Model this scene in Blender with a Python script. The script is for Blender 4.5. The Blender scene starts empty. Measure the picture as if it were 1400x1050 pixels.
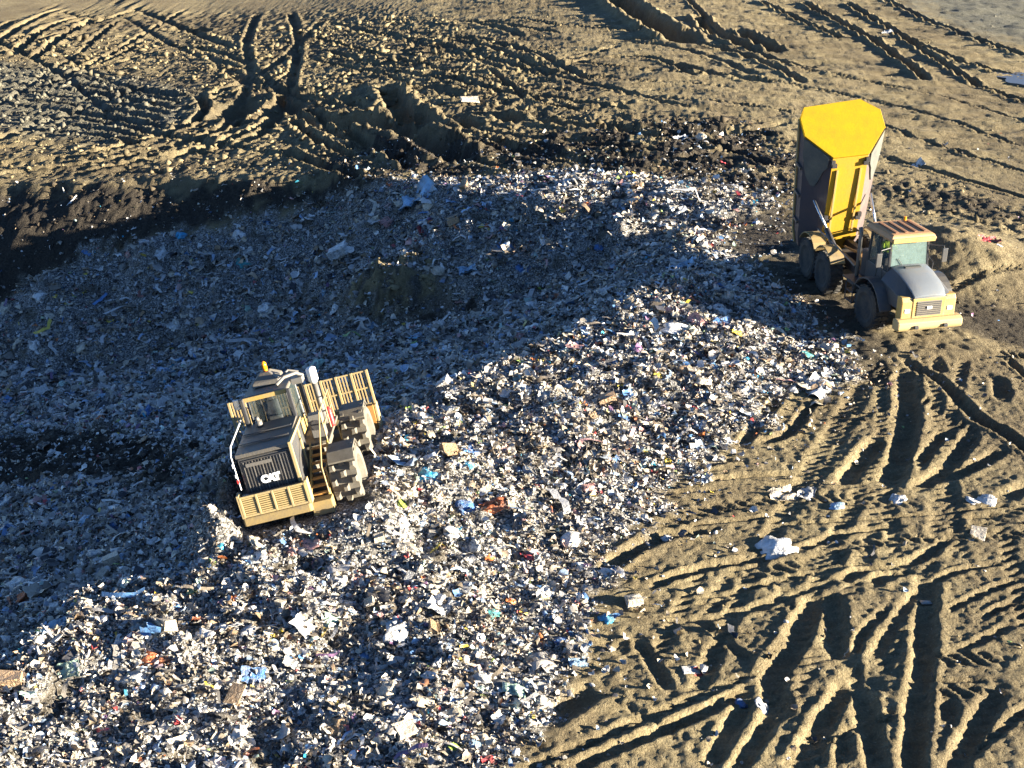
import bpy, bmesh, math, random
import numpy as np
from mathutils import Matrix, Vector, Euler
R = math.radians
rng = np.random.default_rng(7)
random.seed(7)
scene = bpy.context.scene
col = scene.collection

# ------------------------------------------------------------------ camera
FPX, PITCH, CAMH = 1800.0, R(24.3), 17.6          # focal length in pixels of a 1400 px wide picture
cam_d = bpy.data.cameras.new('camera'); cam = bpy.data.objects.new('camera', cam_d); col.objects.link(cam)
cam_d.sensor_width = 36.0; cam_d.lens = 36.0 * FPX / 1400.0
cam_d.clip_start = 0.5; cam_d.clip_end = 9000
cam.location = (0, 0, CAMH); cam.rotation_euler = (math.pi / 2 - PITCH, 0, 0)
scene.camera = cam
# ------------------------------------------------------------------ light
SUN_EL, SUN_AZ = R(10.5), R(-12.0)                   # azimuth measured from +x towards +y
to_sun = Vector((math.cos(SUN_EL) * math.cos(SUN_AZ), math.cos(SUN_EL) * math.sin(SUN_AZ), math.sin(SUN_EL)))
w = bpy.data.worlds.new('World'); scene.world = w; w.use_nodes = True
nt = w.node_tree; nt.nodes.clear()
sky = nt.nodes.new('ShaderNodeTexSky'); sky.sky_type = 'NISHITA'; sky.sun_disc = False
sky.sun_elevation = SUN_EL; sky.sun_rotation = math.pi / 2 - SUN_AZ
sky.air_density = 0.5; sky.dust_density = 0.0; sky.ozone_density = 3.0
bg = nt.nodes.new('ShaderNodeBackground'); bg.inputs[1].default_value = 0.05
out = nt.nodes.new('ShaderNodeOutputWorld')
nt.links.new(sky.outputs[0], bg.inputs[0]); nt.links.new(bg.outputs[0], out.inputs[0])
sd = bpy.data.lights.new('sun', 'SUN'); sd.energy = 5.0; sd.angle = R(0.5); sd.color = (1.0, 0.90, 0.73)
sun = bpy.data.objects.new('sun', sd); col.objects.link(sun); sun.location = (60, 0, 40)
sun.rotation_euler = to_sun.to_track_quat('Z', 'Y').to_euler()
vs = scene.view_settings
vs.view_transform = 'Standard'; vs.look = 'None'; vs.gamma = 1.0; vs.use_curve_mapping = False; vs.exposure = 2.75

# ------------------------------------------------------------------ numeric helpers
def perlin(x, y, seed=0):
    xi = np.floor(x).astype(np.int64); yi = np.floor(y).astype(np.int64)
    xf = x - xi; yf = y - yi
    def g(ix, iy):
        h = (ix * 374761393 + iy * 668265263 + seed * 1442695041) & 0x7fffffff
        h = ((h ^ (h >> 13)) * 1274126177) & 0x7fffffff
        a = (h ^ (h >> 16)) % 4096 * (2 * np.pi / 4096)
        return np.cos(a), np.sin(a)
    u = xf * xf * xf * (xf * (xf * 6 - 15) + 10); v = yf * yf * yf * (yf * (yf * 6 - 15) + 10)
    def d(ox, oy):
        gx, gy = g(xi + ox, yi + oy); return gx * (xf - ox) + gy * (yf - oy)
    a = d(0, 0) * (1 - u) + d(1, 0) * u
    b = d(0, 1) * (1 - u) + d(1, 1) * u
    return (a * (1 - v) + b * v) * 1.5
def fbm(x, y, sc, octs=3, seed=0, gain=0.5):
    s = 0.0; a = 1.0
    for k in range(octs):
        s = s + a * perlin(x / sc * 2 ** k + 13.7 * k, y / sc * 2 ** k - 7.1 * k, seed + k); a *= gain
    return s
def sstep(a, b, x):
    t = np.clip((x - a) / (b - a), 0, 1); return t * t * (3 - 2 * t)
def seg_dist(P, X, Y):
    """distance, arc length and side to a polyline P"""
    best = np.full(X.shape, 1e9); arc = np.zeros(X.shape); side = np.zeros(X.shape); acc = 0.0
    for (ax, ay), (bx, by) in zip(P[:-1], P[1:]):
        dx, dy = bx - ax, by - ay; L = math.hypot(dx, dy) + 1e-9
        t = np.clip(((X - ax) * dx + (Y - ay) * dy) / (L * L), 0, 1)
        d = np.hypot(X - ax - t * dx, Y - ay - t * dy)
        m = d < best
        best = np.where(m, d, best); arc = np.where(m, acc + t * L, arc)
        side = np.where(m, dx * (Y - ay) - dy * (X - ax), side); acc += L
    return best, arc, np.sign(side)
def in_poly(P, X, Y):
    c = np.zeros(X.shape, bool); n = len(P)
    for i in range(n):
        x1, y1 = P[i]; x2, y2 = P[(i + 1) % n]
        m = ((y1 > Y) != (y2 > Y))
        xx = (x2 - x1) * (Y - y1) / ((y2 - y1) if y2 != y1 else 1e-9) + x1
        c ^= m & (X < xx)
    return c
def poly_sd(P, X, Y):
    d, _, _ = seg_dist(list(P) + [P[0]], X, Y)
    return np.where(in_poly(P, X, Y), d, -d)      # positive inside
CF = np.array([0, math.cos(PITCH), -math.sin(PITCH)]); CU = np.array([0, math.sin(PITCH), math.cos(PITCH)])
def ray(u, v):
    return CF + np.array([1, 0, 0]) * (u - 700) / FPX + CU * (525 - v) / FPX
def gp(u, v, z=0.0):
    d = ray(u, v); t = (z - CAMH) / d[2]; return np.array([d[0] * t, d[1] * t])

# ------------------------------------------------------------------ the lie of the land
brow = [gp(-150, 1000, 0), gp(0, 910, 0), gp(320, 725, 0), gp(440, 640, 0), gp(530, 580, 0), gp(660, 515, 0), gp(800, 470, -.1), gp(875, 405, -.3)]
brow = [brow[0] + 8 * (brow[0] - brow[1])] + brow + [np.array([8.5, 58.0]), np.array([13.0, 66.0]), np.array([40.0, 110.0])]
bench_edge = [np.array([-120, 74.0]), gp(-150, 250, -3.0), gp(0, 247, -2.75), gp(200, 246, -2.3), gp(400, 243, -1.7), gp(540, 244, -1.2), gp(660, 262, -0.2), gp(760, 274, 0.0), gp(900, 284, 0.0), gp(1060, 288, 0.0), np.array([22, 57.0]), np.array([60, 50.0])]
def macro(X, Y):
    d, _, s = seg_dist(brow, X, Y); d = d * s
    pit = -(.04 * 2.0 * np.logaddexp(0, (d + 6) / 2.0) + .38 * .6 * np.logaddexp(0, (d + .8) / .6) - .16 * 1.5 * np.logaddexp(0, (d - 6.5) / 1.5))
    pit = np.where(pit < -9, -9 - 2.0 * np.tanh((-9 - pit) / 4.0), pit)
    pit = pit + .85 * sstep(-9, -1.0, d) * sstep(52, 45, Y)
    t, _, s2 = seg_dist(bench_edge, X, Y); t = -t * s2 + .8 * fbm(X, Y, 4.5, 3, 12)          # positive on the near side
    zb = -3.1 * sstep(12, -36, X)
    bank = zb - np.where(t > 0, 0.60 * t, 0.012 * np.maximum(t, -140))
    q = 0.22
    m = np.maximum(pit, bank); m = m + q * np.log(np.exp((pit - m) / q) + np.exp((bank - m) / q)) - q * math.log(2) * np.exp(-((pit - bank) / q) ** 2 / 4)
    m = m + 0.10 * fbm(X, Y, 9.0, 2, 3) * sstep(90, 60, np.abs(X))
    return m
def macro1(x, y):
    return float(macro(np.array([float(x)]), np.array([float(y)]))[0])
def px_many(pts):
    """pixels -> ground points on the lie of the land (ray marching, all together)"""
    D = np.array([ray(u, v) for u, v in pts]); n = len(D)
    t = np.full(n, 14.0); lo = t.copy(); hit = np.zeros(n, bool); hi = np.full(n, 400.0)
    for k in range(420):
        tt = np.where(hit, hi, lo * 1.0085)
        X, Y, Z = D[:, 0] * tt, D[:, 1] * tt, CAMH + D[:, 2] * tt
        below = Z < macro(X, Y)
        nh = below & ~hit; hi = np.where(nh, tt, hi); hit |= below
        lo = np.where(hit, lo, tt)
    for k in range(14):
        mid = (lo + hi) / 2
        b = CAMH + D[:, 2] * mid < macro(D[:, 0] * mid, D[:, 1] * mid)
        hi = np.where(b, mid, hi); lo = np.where(b, lo, mid)
    return np.stack([D[:, 0] * hi, D[:, 1] * hi], 1)

# ---- areas, read off the photograph as pixels and laid on the ground
AREAS = {
 'trash': [(-60, 440), (0, 415), (60, 385), (130, 350), (200, 325), (330, 298), (430, 280), (500, 262), (560, 245), (660, 241), (760, 234), (860, 238), (960, 250), (1055, 268), (1050, 300), (1000, 325), (1010, 350), (1060, 390), (1100, 430), (1145, 470), (1175, 508), (1120, 528), (1075, 535), (1030, 590), (1000, 600), (950, 640), (905, 680), (870, 700), (845, 735), (830, 770), (795, 815), (812, 850), (790, 890), (745, 940), (720, 985), (690, 1060), (690, 1150), (-300, 1150)],
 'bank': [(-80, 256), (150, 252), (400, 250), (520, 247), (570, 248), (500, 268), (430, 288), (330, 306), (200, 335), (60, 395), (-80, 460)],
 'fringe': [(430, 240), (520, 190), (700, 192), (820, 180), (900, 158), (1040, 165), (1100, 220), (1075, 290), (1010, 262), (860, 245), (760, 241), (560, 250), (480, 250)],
 'tip': [(1005, 318), (1075, 285), (1150, 400), (1215, 470), (1210, 525), (1175, 515), (1145, 480), (1060, 395)],  # ground left of the truck, its shadow painted in with dark soil
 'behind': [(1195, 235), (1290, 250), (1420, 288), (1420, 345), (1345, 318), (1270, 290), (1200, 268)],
 'right_flat': [(1290, 405), (1420, 432), (1420, 475), (1290, 448)],  # darker flat right of the truck
 'furrow': [(-40, 82), (80, 92), (180, 105), (262, 122), (255, 165), (150, 196), (60, 185), (-40, 172)],
 'topgrey': [(1225, -10), (1480, -10), (1480, 75), (1330, 45), (1270, 20)],
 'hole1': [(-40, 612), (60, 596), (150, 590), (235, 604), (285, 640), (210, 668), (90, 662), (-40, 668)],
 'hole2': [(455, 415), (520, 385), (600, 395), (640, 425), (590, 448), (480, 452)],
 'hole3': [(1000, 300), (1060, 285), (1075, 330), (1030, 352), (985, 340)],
 'rough': [(-60, 60), (120, 10), (520, 10), (760, 70), (800, 150), (1000, 185), (1080, 200), (1080, 255), (720, 235), (400, 245), (-60, 245)],
}
names = list(AREAS); flat = [p for n in names for p in AREAS[n]]
wp = px_many(flat); i = 0; POLY = {}
for n in names:
    POLY[n] = [tuple(q) for q in wp[i:i + len(AREAS[n])]]; i += len(AREAS[n])

# ---- wheel ruts: pixels, width m, depth m, tread height m
RUTS = [
 # lower right, steep tracks
 ([(1268, 790), (1264, 850), (1262, 900), (1254, 970), (1246, 1060)], .46, .26, .02),
 ([(1165, 905), (1182, 965), (1202, 1060)], .45, .22, .02),
 ([(1160, 925), (1143, 960), (1115, 1002), (1090, 1060)], .42, .22, .02),
 ([(1140, 985), (1122, 1015), (1112, 1060)], .34, .14, .02),
 ([(1122, 808), (1100, 850), (1082, 890), (1058, 925), (1062, 985)], .55, .24, .02),
 ([(1138, 805), (1141, 850), (1143, 905)], .50, .22, .02),
 ([(1258, 800), (1222, 855), (1190, 905)], .30, .16, .0),
 ([(1165, 930), (1220, 928)], .75, .16, .0),
 ([(1158, 995), (1150, 1045)], .34, .14, .02),
 ([(1295, 950), (1298, 995)], .38, .16, .02),
 ([(1368, 940), (1352, 965), (1330, 1003), (1300, 1060)], .42, .2, .02),
 ([(1420, 958), (1395, 975), (1330, 1030), (1300, 1055)], .22, .12, .02),
 ([(1385, 853), (1337, 878), (1300, 892)], .24, .14, .0),
 ([(1400, 818), (1365, 832), (1345, 845)], .2, .12, .02),
 ([(1400, 790), (1340, 812), (1290, 838)], .2, .12, .02),
 ([(1060, 790), (1085, 845), (1050, 900)], .2, .1, .02),
 ([(1215, 830), (1180, 865), (1168, 900)], .22, .14, .02),
 ([(780, 1050), (900, 1000), (1010, 950), (1035, 935)], .3, .2, .02),
 ([(700, 1060), (770, 1030), (900, 975), (1028, 922)], .26, .1, .05),
 ([(968, 1050), (1008, 980), (1035, 945)], .36, .2, .02),
 ([(1005, 1055), (1045, 995), (1060, 970)], .36, .2, .02),
 ([(935, 850), (960, 850), (1025, 905)], .24, .16, .0),
 ([(905, 848), (975, 845), (1050, 825), (1120, 800), (1155, 790)], .26, .16, .02),
 ([(870, 870), (895, 910), (918, 948)], .3, .16, .0),
 ([(830, 880), (860, 890)], .5, .2, .0),
 ([(740, 985), (790, 955), (820, 940)], .6, .25, .0),
 ([(850, 960), (935, 1010)], .25, .1, .03),
 # middle right, flat tracks
 ([(800, 800), (856, 758), (907, 733), (975, 724)], .42, .24, .03),
 ([(890, 800), (963, 776), (1040, 763), (1085, 752)], .3, .2, .03),
 ([(960, 845), (1000, 812), (1060, 795), (1150, 775)], .24, .12, .03),
 ([(954, 660), (1010, 651), (1105, 647)], .22, .16, .02),
 ([(910, 674), (993, 668)], .18, .12, .02),
 ([(880, 702), (930, 690)], .35, .18, .0),
 ([(935, 719), (1000, 712), (1075, 702)], .16, .12, .03),
 ([(1050, 662), (1115, 660)], .25, .16, .0),
 ([(1060, 717), (1150, 712), (1228, 706), (1385, 690)], .15, .12, .03),
 ([(1090, 752), (1155, 729), (1230, 719)], .26, .18, .02),
 ([(1145, 795), (1186, 777), (1250, 767), (1308, 728)], .3, .2, .02),
 ([(1186, 798), (1225, 782), (1265, 778)], .38, .2, .02),
 ([(1270, 797), (1314, 780), (1375, 768)], .2, .14, .02),
 ([(1312, 708), (1375, 703)], .26, .16, .02),
 ([(1100, 760), (1106, 775)], .35, .18, .0),
 ([(1152, 742), (1142, 775)], .35, .18, .03),
 ([(1014, 608), (1040, 574), (1072, 535)], .36, .24, .02),
 ([(1040, 604), (1079, 592), (1110, 550)], .3, .2, .03),
 ([(950, 636), (1010, 625)], .36, .2, .0),
 ([(1340, 735), (1415, 725)], .3, .06, .05),
 ([(870, 745), (960, 700), (1100, 680), (1250, 690)], .5, .06, .05),
 ([(1000, 790), (1100, 770), (1170, 745), (1290, 735), (1410, 730)], .5, .06, .05),
 ([(1270, 900), (1365, 900)], .5, .06, .06), ([(1270, 945), (1345, 943)], .5, .06, .06),
 ([(1250, 930), (1360, 930)], .16, .12, .0),
 # fan of tracks below the truck
 ([(1152, 664), (1172, 636), (1205, 597)], .52, .28, .03),
 ([(1238, 505), (1241, 560), (1229, 625), (1212, 664)], .66, .32, .03),
 ([(1255, 634), (1284, 597), (1300, 585)], .36, .2, .03),
 ([(1255, 667), (1297, 637), (1330, 590)], .48, .24, .03),
 ([(1285, 658), (1339, 634), (1370, 614)], .42, .22, .02),
 ([(1180, 450), (1236, 492), (1288, 522), (1336, 571), (1374, 592), (1420, 626)], .40, .28, .04),
 ([(1165, 470), (1205, 505), (1262, 545), (1330, 590)], .42, .08, .07),
 ([(1268, 472), (1286, 509)], .42, .22, .03),
 ([(1345, 515), (1365, 520), (1370, 545)], .5, .2, .0),
 ([(1376, 490), (1420, 530)], .26, .2, .04),
 ([(1150, 465), (1205, 503)], .6, .22, .02), ([(1170, 515), (1210, 524)], .6, .2, .0),
 ([(1300, 470), (1420, 492)], .45, .1, .09),
 ([(1300, 400), (1350, 388), (1420, 375)], .5, .1, .09),
 ([(1370, 680), (1420, 660)], .45, .2, .0),
 ([(1130, 600), (1195, 560)], .3, .06, .05), ([(1100, 625), (1160, 590)], .3, .05, .05),
 # upper right
 ([(1040, 2), (1095, 28), (1150, 52)], .55, .32, .0), ([(1100, 4), (1150, 32), (1215, 70), (1265, 108)], .7, .45, .05),
 ([(1160, 5), (1230, 48), (1310, 100), (1335, 115)], .6, .4, .05), ([(1210, 0), (1300, 40), (1400, 75)], .55, .3, .05),
 ([(1240, 52), (1330, 90), (1400, 105)], .5, .25, .05), ([(1330, 115), (1420, 145)], .5, .25, .0),
 ([(1050, 85), (1130, 100), (1280, 130), (1400, 165)], .3, .1, .04), ([(900, 95), (1060, 110), (1250, 150), (1400, 200)], .3, .1, .04),
 ([(850, 130), (1000, 140), (1085, 155)], .3, .12, .04), ([(1205, 170), (1300, 205), (1400, 235)], .3, .12, .04),
 ([(800, 105), (1000, 118)], .3, .1, .04), ([(700, 120), (850, 125)], .3, .1, .04), ([(1210, 215), (1400, 270)], .4, .15, .04),
 ([(835, -10), (870, 18), (935, 56)], 2.2, 1.1, .0), ([(955, 22), (975, 45), (1018, 64)], 1.1, .6, .0), ([(1012, 42), (1030, 55), (1062, 70)], 1.2, .7, .0),
 ([(430, 50), (560, 85), (700, 118)], .4, .25, .0), ([(480, 40), (520, 48)], .8, .4, .0),
 # upper left
 ([(0, 222), (110, 214), (190, 195), (255, 172), (280, 150), (272, 130)], .8, .4, .05),
 ([(0, 238), (70, 232), (170, 216), (250, 198), (310, 175), (332, 160)], .8, .4, .05),
 ([(110, 238), (240, 212), (330, 185), (370, 165), (388, 150), (382, 125)], .8, .45, .05),
 ([(352, 20), (338, 55), (342, 100), (325, 150), (285, 185), (180, 208)], .8, .2, .06), ([(398, 18), (408, 55), (400, 105), (388, 150), (345, 190), (240, 214)], .8, .22, .06),
 ([(420, 150), (490, 185), (560, 228)], .8, .45, .0), ([(400, 165), (440, 195), (490, 215)], .7, .4, .0), ([(390, 205), (440, 228), (490, 240)], .7, .35, .0),
 ([(440, 165), (500, 165), (560, 180), (625, 215)], 2.0, .7, .0),
 ([(530, 118), (548, 150), (560, 165)], 1.6, .7, .0), ([(568, 150), (585, 170)], 1.3, .6, .0), ([(620, 160), (650, 172)], 1.2, .6, .0), ([(680, 158), (710, 166)], 1.2, .6, .0),
 ([(470, 135), (490, 145)], 1.1, .5, .0), ([(230, 40), (285, 42)], .9, .5, .0),
 ([(-10, 62), (30, 35), (75, 15)], .9, .4, .0), ([(20, 75), (60, 40), (115, 22)], .9, .4, .0), ([(45, 80), (85, 50), (130, 25)], .9, .4, .0), ([(0, 40), (20, 28)], .8, .4, .0),
 ([(120, 60), (160, 30)], .6, .3, .0),
 ([(730, 165), (800, 172)], .9, .4, .0), ([(760, 190), (830, 200), (900, 205)], .7, .3, .0),
]
rt = np.random.default_rng(4)
for k in range(5):
    u, v = rt.uniform(820, 1420), rt.uniform(500, 1060)
    if u < 1180 - (v - 500) * .75 and u < 1180: continue
    a = R(rt.choice([14, 18, 24, 55, 66, 75, 100], p=[.2, .2, .15, .15, .15, .1, .05]) + rt.normal(0, 6)); L = rt.uniform(60, 210); bd = rt.normal(0, .12)
    pts = [(u + L * q * math.cos(a + bd * q), v - L * q * math.sin(a + bd * q)) for q in (-.5, -.15, .2, .5)]
    RUTS.append((pts, rt.uniform(.28, .46), rt.uniform(.04, .10), rt.uniform(.03, .06)))
for k in range(70):
    u, v = rt.uniform(-20, 1020), rt.uniform(15, 232)
    a = R((rt.choice([-12, -22, 14, 24], p=[.35, .3, .2, .15]) if u < 520 else rt.choice([-6, -12])) + rt.normal(0, 7)); L = rt.uniform(90, 280); bd = rt.normal(0, .25)
    pts = [(u + L * q * math.cos(a + bd * q), v - L * q * math.sin(a + bd * q)) for q in (-.5, -.15, .2, .5)]
    if min(p[1] for p in pts) < -20 or max(p[1] for p in pts) > 240: continue
    RUTS.append((pts, rt.uniform(.45, .85), rt.uniform(.10, .24), rt.uniform(.03, .07)))
for k in range(4):                                             # long wheel tracks fanning down from the truck
    u0 = rt.uniform(1120, 1330); v0 = rt.uniform(450, 520); u1 = rt.uniform(820, 1420); v1 = rt.uniform(720, 1040)
    cu_ = rt.normal(0, 70); pts = [(u0 + (u1 - u0) * q + cu_ * math.sin(math.pi * q), v0 + (v1 - v0) * q) for q in np.linspace(0, 1, 7)]
    wd_, dp_ = rt.uniform(.36, .46), rt.uniform(.06, .11)
    for q in (0, 1): RUTS.append(([(a_ + q * 2.0 * 45 * (.75 + .5 * (b_ - 450) / 600), b_) for a_, b_ in pts], wd_, dp_, .03))
for k in range(9):
    RUTS.append(([(-10 + 4 * k, 88 + 11 * k), (120, 108 + 9.5 * k), (255 - 9 * k, 132 + 8 * k)], .55, .34, .05))
flat = [p for r in RUTS for p in r[0]]; wp = px_many(flat); i = 0; RUTW = []
for r in RUTS:
    n = len(r[0]); P = wp[i:i + n]; i += n
    r = (r[0], r[1] * (1.12 if P[0][1] < 46 else 1.0), r[2] * (.82 if P[0][1] < 46 else 1.0), r[3])
    Q = []                                                      # round the corners
    for j in range(n - 1):
        p0 = P[max(j - 1, 0)]; p1 = P[j]; p2 = P[j + 1]; p3 = P[min(j + 2, n - 1)]
        for t in np.linspace(0, 1, 5)[:-1]:
            Q.append(0.5 * ((2 * p1) + (-p0 + p2) * t + (2 * p0 - 5 * p1 + 4 * p2 - p3) * t * t + (-p0 + 3 * p1 - 3 * p2 + p3) * t ** 3))
    Q.append(P[-1]); RUTW.append((Q, r[1], r[2], r[3]))
HOLLOWS = [((325, 148), 1.3, 2.2, .95), ((388, 146), 1.3, 2.4, 1.0)]

# ---- graded grid: fine where the camera stands near, out to the horizon
def axis(segs):
    a = [segs[0][0]]
    for (_, x1, s0, s1) in segs:
        while a[-1] < x1 - 1e-6:
            x0 = _; t = min(max((a[-1] - x0) / (x1 - x0), 0), 1)
            a.append(min(x1, a[-1] + s0 + (s1 - s0) * t))
    return np.array(a)
def outer(a, n=26):
    st = [0.5 * 1.42 ** k for k in range(n)]
    lo = a[0] - np.cumsum(st)[::-1]; hi = a[-1] + np.cumsum(st)
    return np.concatenate([lo, a, hi])
AX = outer(axis([(-50, -26, .24, .13), (-26, -12, .13, .08), (-12, 0, .08, .074), (0, 17, .07, .07), (17, 27, .085, .13), (27, 50, .13, .24)]))
AY = outer(axis([(18.5, 34, .05, .075), (34, 50, .075, .11), (50, 70, .11, .2), (70, 132, .2, .5)]))
GX, GY = np.meshgrid(AX, AY)
H = macro(GX, GY)
wob = 0.5 * fbm(GX, GY, 1.6, 3, 21) + 0.25 * fbm(GX, GY, .4, 2, 22)
def mask(n, soft, jit=1.0):
    return sstep(-soft, soft, poly_sd(POLY[n], GX, GY) + jit * wob)
near = (np.abs(GX) < 60) & (GY > 15) & (GY < 140)
TR = mask('trash', .45, 1.5)
DK = np.clip(mask('bank', .8, 1.6) + .95 * mask('fringe', 1.2, 3.0) * sstep(-.55, .1, fbm(GX, GY, 2.2, 3, 60)) + .8 * mask('tip', .5, 1.0) + .8 * mask('behind', .8, 2.5) * sstep(-.3, .3, fbm(GX, GY, 1.5, 3, 61)) + .85 * mask('right_flat', .4, .8), 0, 1)  # dark soil; over bank and tip it also paints in shade
GR = np.clip(.75 * mask('furrow', 1.5, 2.0) + .9 * mask('topgrey', 3, 4), 0, 1)
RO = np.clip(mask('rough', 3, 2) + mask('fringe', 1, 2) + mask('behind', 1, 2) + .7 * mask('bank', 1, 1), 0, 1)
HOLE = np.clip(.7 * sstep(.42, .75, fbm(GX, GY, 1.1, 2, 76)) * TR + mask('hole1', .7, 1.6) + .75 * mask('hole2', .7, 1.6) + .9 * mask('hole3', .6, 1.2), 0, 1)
hc = px_many([(1290, 348), (1350, 372)])
HEAP = [(q_[0], q_[1], rx, ry, hh) for q_, (rx, ry, hh) in zip(hc, ((2.6, 3.0, 1.05), (3.0, 2.4, .45)))]
hm = sum(np.exp(-(((GX - cx) / rx) ** 2 + ((GY - cy) / ry) ** 2)) for cx, cy, rx, ry, hh in HEAP).clip(0, 1)
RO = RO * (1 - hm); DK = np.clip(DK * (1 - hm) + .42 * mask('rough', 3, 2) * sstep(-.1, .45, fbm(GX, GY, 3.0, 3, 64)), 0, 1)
soil = 1 - TR
# ruts
gro = np.zeros_like(H); ber = np.zeros_like(H); lug = np.zeros_like(H)
for Q, wd, dp, lg in RUTW:
    A = np.array(Q); m = wd * 2.2 + .3
    i0, i1 = np.searchsorted(AX, [A[:, 0].min() - m, A[:, 0].max() + m]); j0, j1 = np.searchsorted(AY, [A[:, 1].min() - m, A[:, 1].max() + m])
    if i1 <= i0 or j1 <= j0: continue
    X = GX[j0:j1, i0:i1]; Y = GY[j0:j1, i0:i1]
    d, s, side = seg_dist(Q, X, Y)
    L = s.max(); hw = wd / 2 * (1 + .13 * perlin(s / .9, s * 0 + wd * 31 + dp * 57 + A[0, 0], 5))
    d2 = d + .035 * fbm(X, Y, .35, 2, 44)
    u = np.maximum(d2, 0) / hw
    end = sstep(0, .5, s) * sstep(0, .5, L - s) * .75 + .25
    inside = np.clip(1 - u ** 3, 0, 1)
    vary = .8 + .35 * perlin(s / 1.3, s * 0 + A[0, 1], 6)
    dp = dp * (1.0 + .85 * sstep(58, 70, A[0, 1]))
    g = -1.0 * dp * inside * end * vary
    b = dp * .30 * np.exp(-((u - 1.42) / .36) ** 2) * end * (.75 + .5 * perlin(X / .7, Y / .7, 9))
    if lg > 0:
        g = g + lg * inside * (1.6 * np.sin(2 * np.pi * (s / .36 + .55 * u * side))).clip(-.7, .7)
    gro[j0:j1, i0:i1] = np.minimum(gro[j0:j1, i0:i1], g)
    ber[j0:j1, i0:i1] = np.maximum(ber[j0:j1, i0:i1], b)
for (pu, pv), rx, ry, dp in HOLLOWS:
    c = px_many([(pu, pv)])[0]
    gro = np.minimum(gro, -dp * np.exp(-(((GX - c[0]) / rx) ** 2 + ((GY - c[1]) / ry) ** 2) ** 2))
cover = sstep(.02, .12, -gro)
H = H + (ber * (1 - cover) + gro) * (0.35 + 0.65 * soil)
# soil relief
rough_amp = .14 + .72 * RO + .10 * sstep(58, 72, GY) * (1 - .6 * RO)
n1 = fbm(GX, GY, 1.1, 3, 31); n2 = fbm(GX, GY, .34, 3, 37); rid = 1 - np.abs(fbm(GX, GY, .8, 3, 41))
H = H + near * soil * (1 - .55 * cover) * rough_amp * (.09 * n1 + .10 * n2 + .10 * (rid - .7))
H = H + near * soil * (1 - .6 * sstep(55, 80, GY)) * .028 * fbm(GX, GY, .17, 2, 39)
strk = fbm(GX * .14 + GY * .02, GY * .55 + GX * .12, .5, 3, 71)   # graded strips on the upper bench
H = H + near * soil * sstep(62, 68, GY) * sstep(-16, -4, GX) * .15 * strk
# trash relief: heaps, lumps, single sacks
tl = .26 * fbm(GX, GY, 3.2, 2, 51) + .26 * np.abs(fbm(GX, GY, 1.3, 3, 52)) + .12 * np.abs(fbm(GX, GY, .5, 2, 53)) + .05 * np.abs(fbm(GX, GY, .2, 2, 54))
H = H + TR * tl * (.25 + .75 * sstep(.2, 3.0, poly_sd(POLY['trash'], GX, GY)))
lump = px_many([(552, 400), (498, 432), (200, 358), (60, 405), (850, 325), (925, 340), (440, 385), (300, 400), (160, 470), (930, 395)])
def sun_gap(x, y):
    t = np.arange(.5, 30, .4); return max(0.0, float(np.max(macro(x + t * math.cos(SUN_AZ), y + t * math.sin(SUN_AZ)) - t * math.tan(SUN_EL))) - macro1(x, y))
for (cx, cy), (r, hh) in zip(lump, [(2.3, .8), (1.6, .6), (.7, .8), (.9, .8), (.7, .55), (.9, .55), (.7, .6), (.9, .4), (1, .3), (1, .35)]):
    hh = min(hh + (sun_gap(cx, cy) + .1 if hh > .5 else 0), 1.0 if r > .95 else .9)
    H = H + hh * np.exp(-(((GX - cx) ** 2 + (GY - cy) ** 2) / r ** 2)) * (.9 + .22 * fbm(GX, GY, 1.0, 2, 81)) + .28 * hh * np.abs(fbm(GX, GY, .6, 3, 82)) * np.exp(-(((GX - cx) ** 2 + (GY - cy) ** 2) / r ** 2))
E_MUD = np.exp(-(((GX - lump[0][0]) ** 2 + (GY - lump[0][1]) ** 2) / 1.7 ** 2)) + .7 * np.exp(-(((GX - lump[1][0]) ** 2 + (GY - lump[1][1]) ** 2) / .8 ** 2))
E_MUD = E_MUD * (.9 + 1.8 * fbm(GX, GY, .6, 3, 83))
# loose heap of earth beside the truck cab
for cx, cy, rx, ry, hh in HEAP:
    H = H + hh * np.exp(-(((GX - cx) / rx) ** 2 + ((GY - cy) / ry) ** 2)) * (.95 + .1 * fbm(GX, GY, .9, 2, 85))
# flat standing for the machines
def pad(cx, cy, rx, ry, ang, a, b, c, soft=.6):
    global H
    dx, dy = GX - cx, GY - cy
    lx = dx * math.cos(ang) + dy * math.sin(ang); ly = -dx * math.sin(ang) + dy * math.cos(ang)
    m = sstep(soft, 0, np.maximum(np.abs(lx) - rx, np.abs(ly) - ry))
    H = H * (1 - m) + (a + b * dx + c * dy + .06 * fbm(GX, GY, .5, 2, 91)) * m
COMP_POS = (-5.66, 31.35, .09); COMP_ROT = (R(-8.4), R(-13.3), R(2.1)); COMP_S = .82
TRUCK_POS = (13.86, 43.92, .13)
def rz(a): return Matrix.Rotation(a, 4, 'Z')
COMP_M = Matrix.Translation(COMP_POS) @ rz(COMP_ROT[2]) @ Matrix.Rotation(COMP_ROT[0], 4, 'X') @ Matrix.Rotation(COMP_ROT[1], 4, 'Y')
cn = COMP_M.to_3x3() @ Vector((0, 0, 1))
pad(COMP_POS[0], COMP_POS[1], 2.0, 3.2, COMP_ROT[2], COMP_POS[2] + .44, -cn.x / cn.z, -cn.y / cn.z, 1.4)
lx_, ly_ = [(GX - COMP_POS[0]) * c_ + (GY - COMP_POS[1]) * s_ for c_, s_ in ((math.cos(COMP_ROT[2]), math.sin(COMP_ROT[2])), (-math.sin(COMP_ROT[2]), math.cos(COMP_ROT[2])))]
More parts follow.
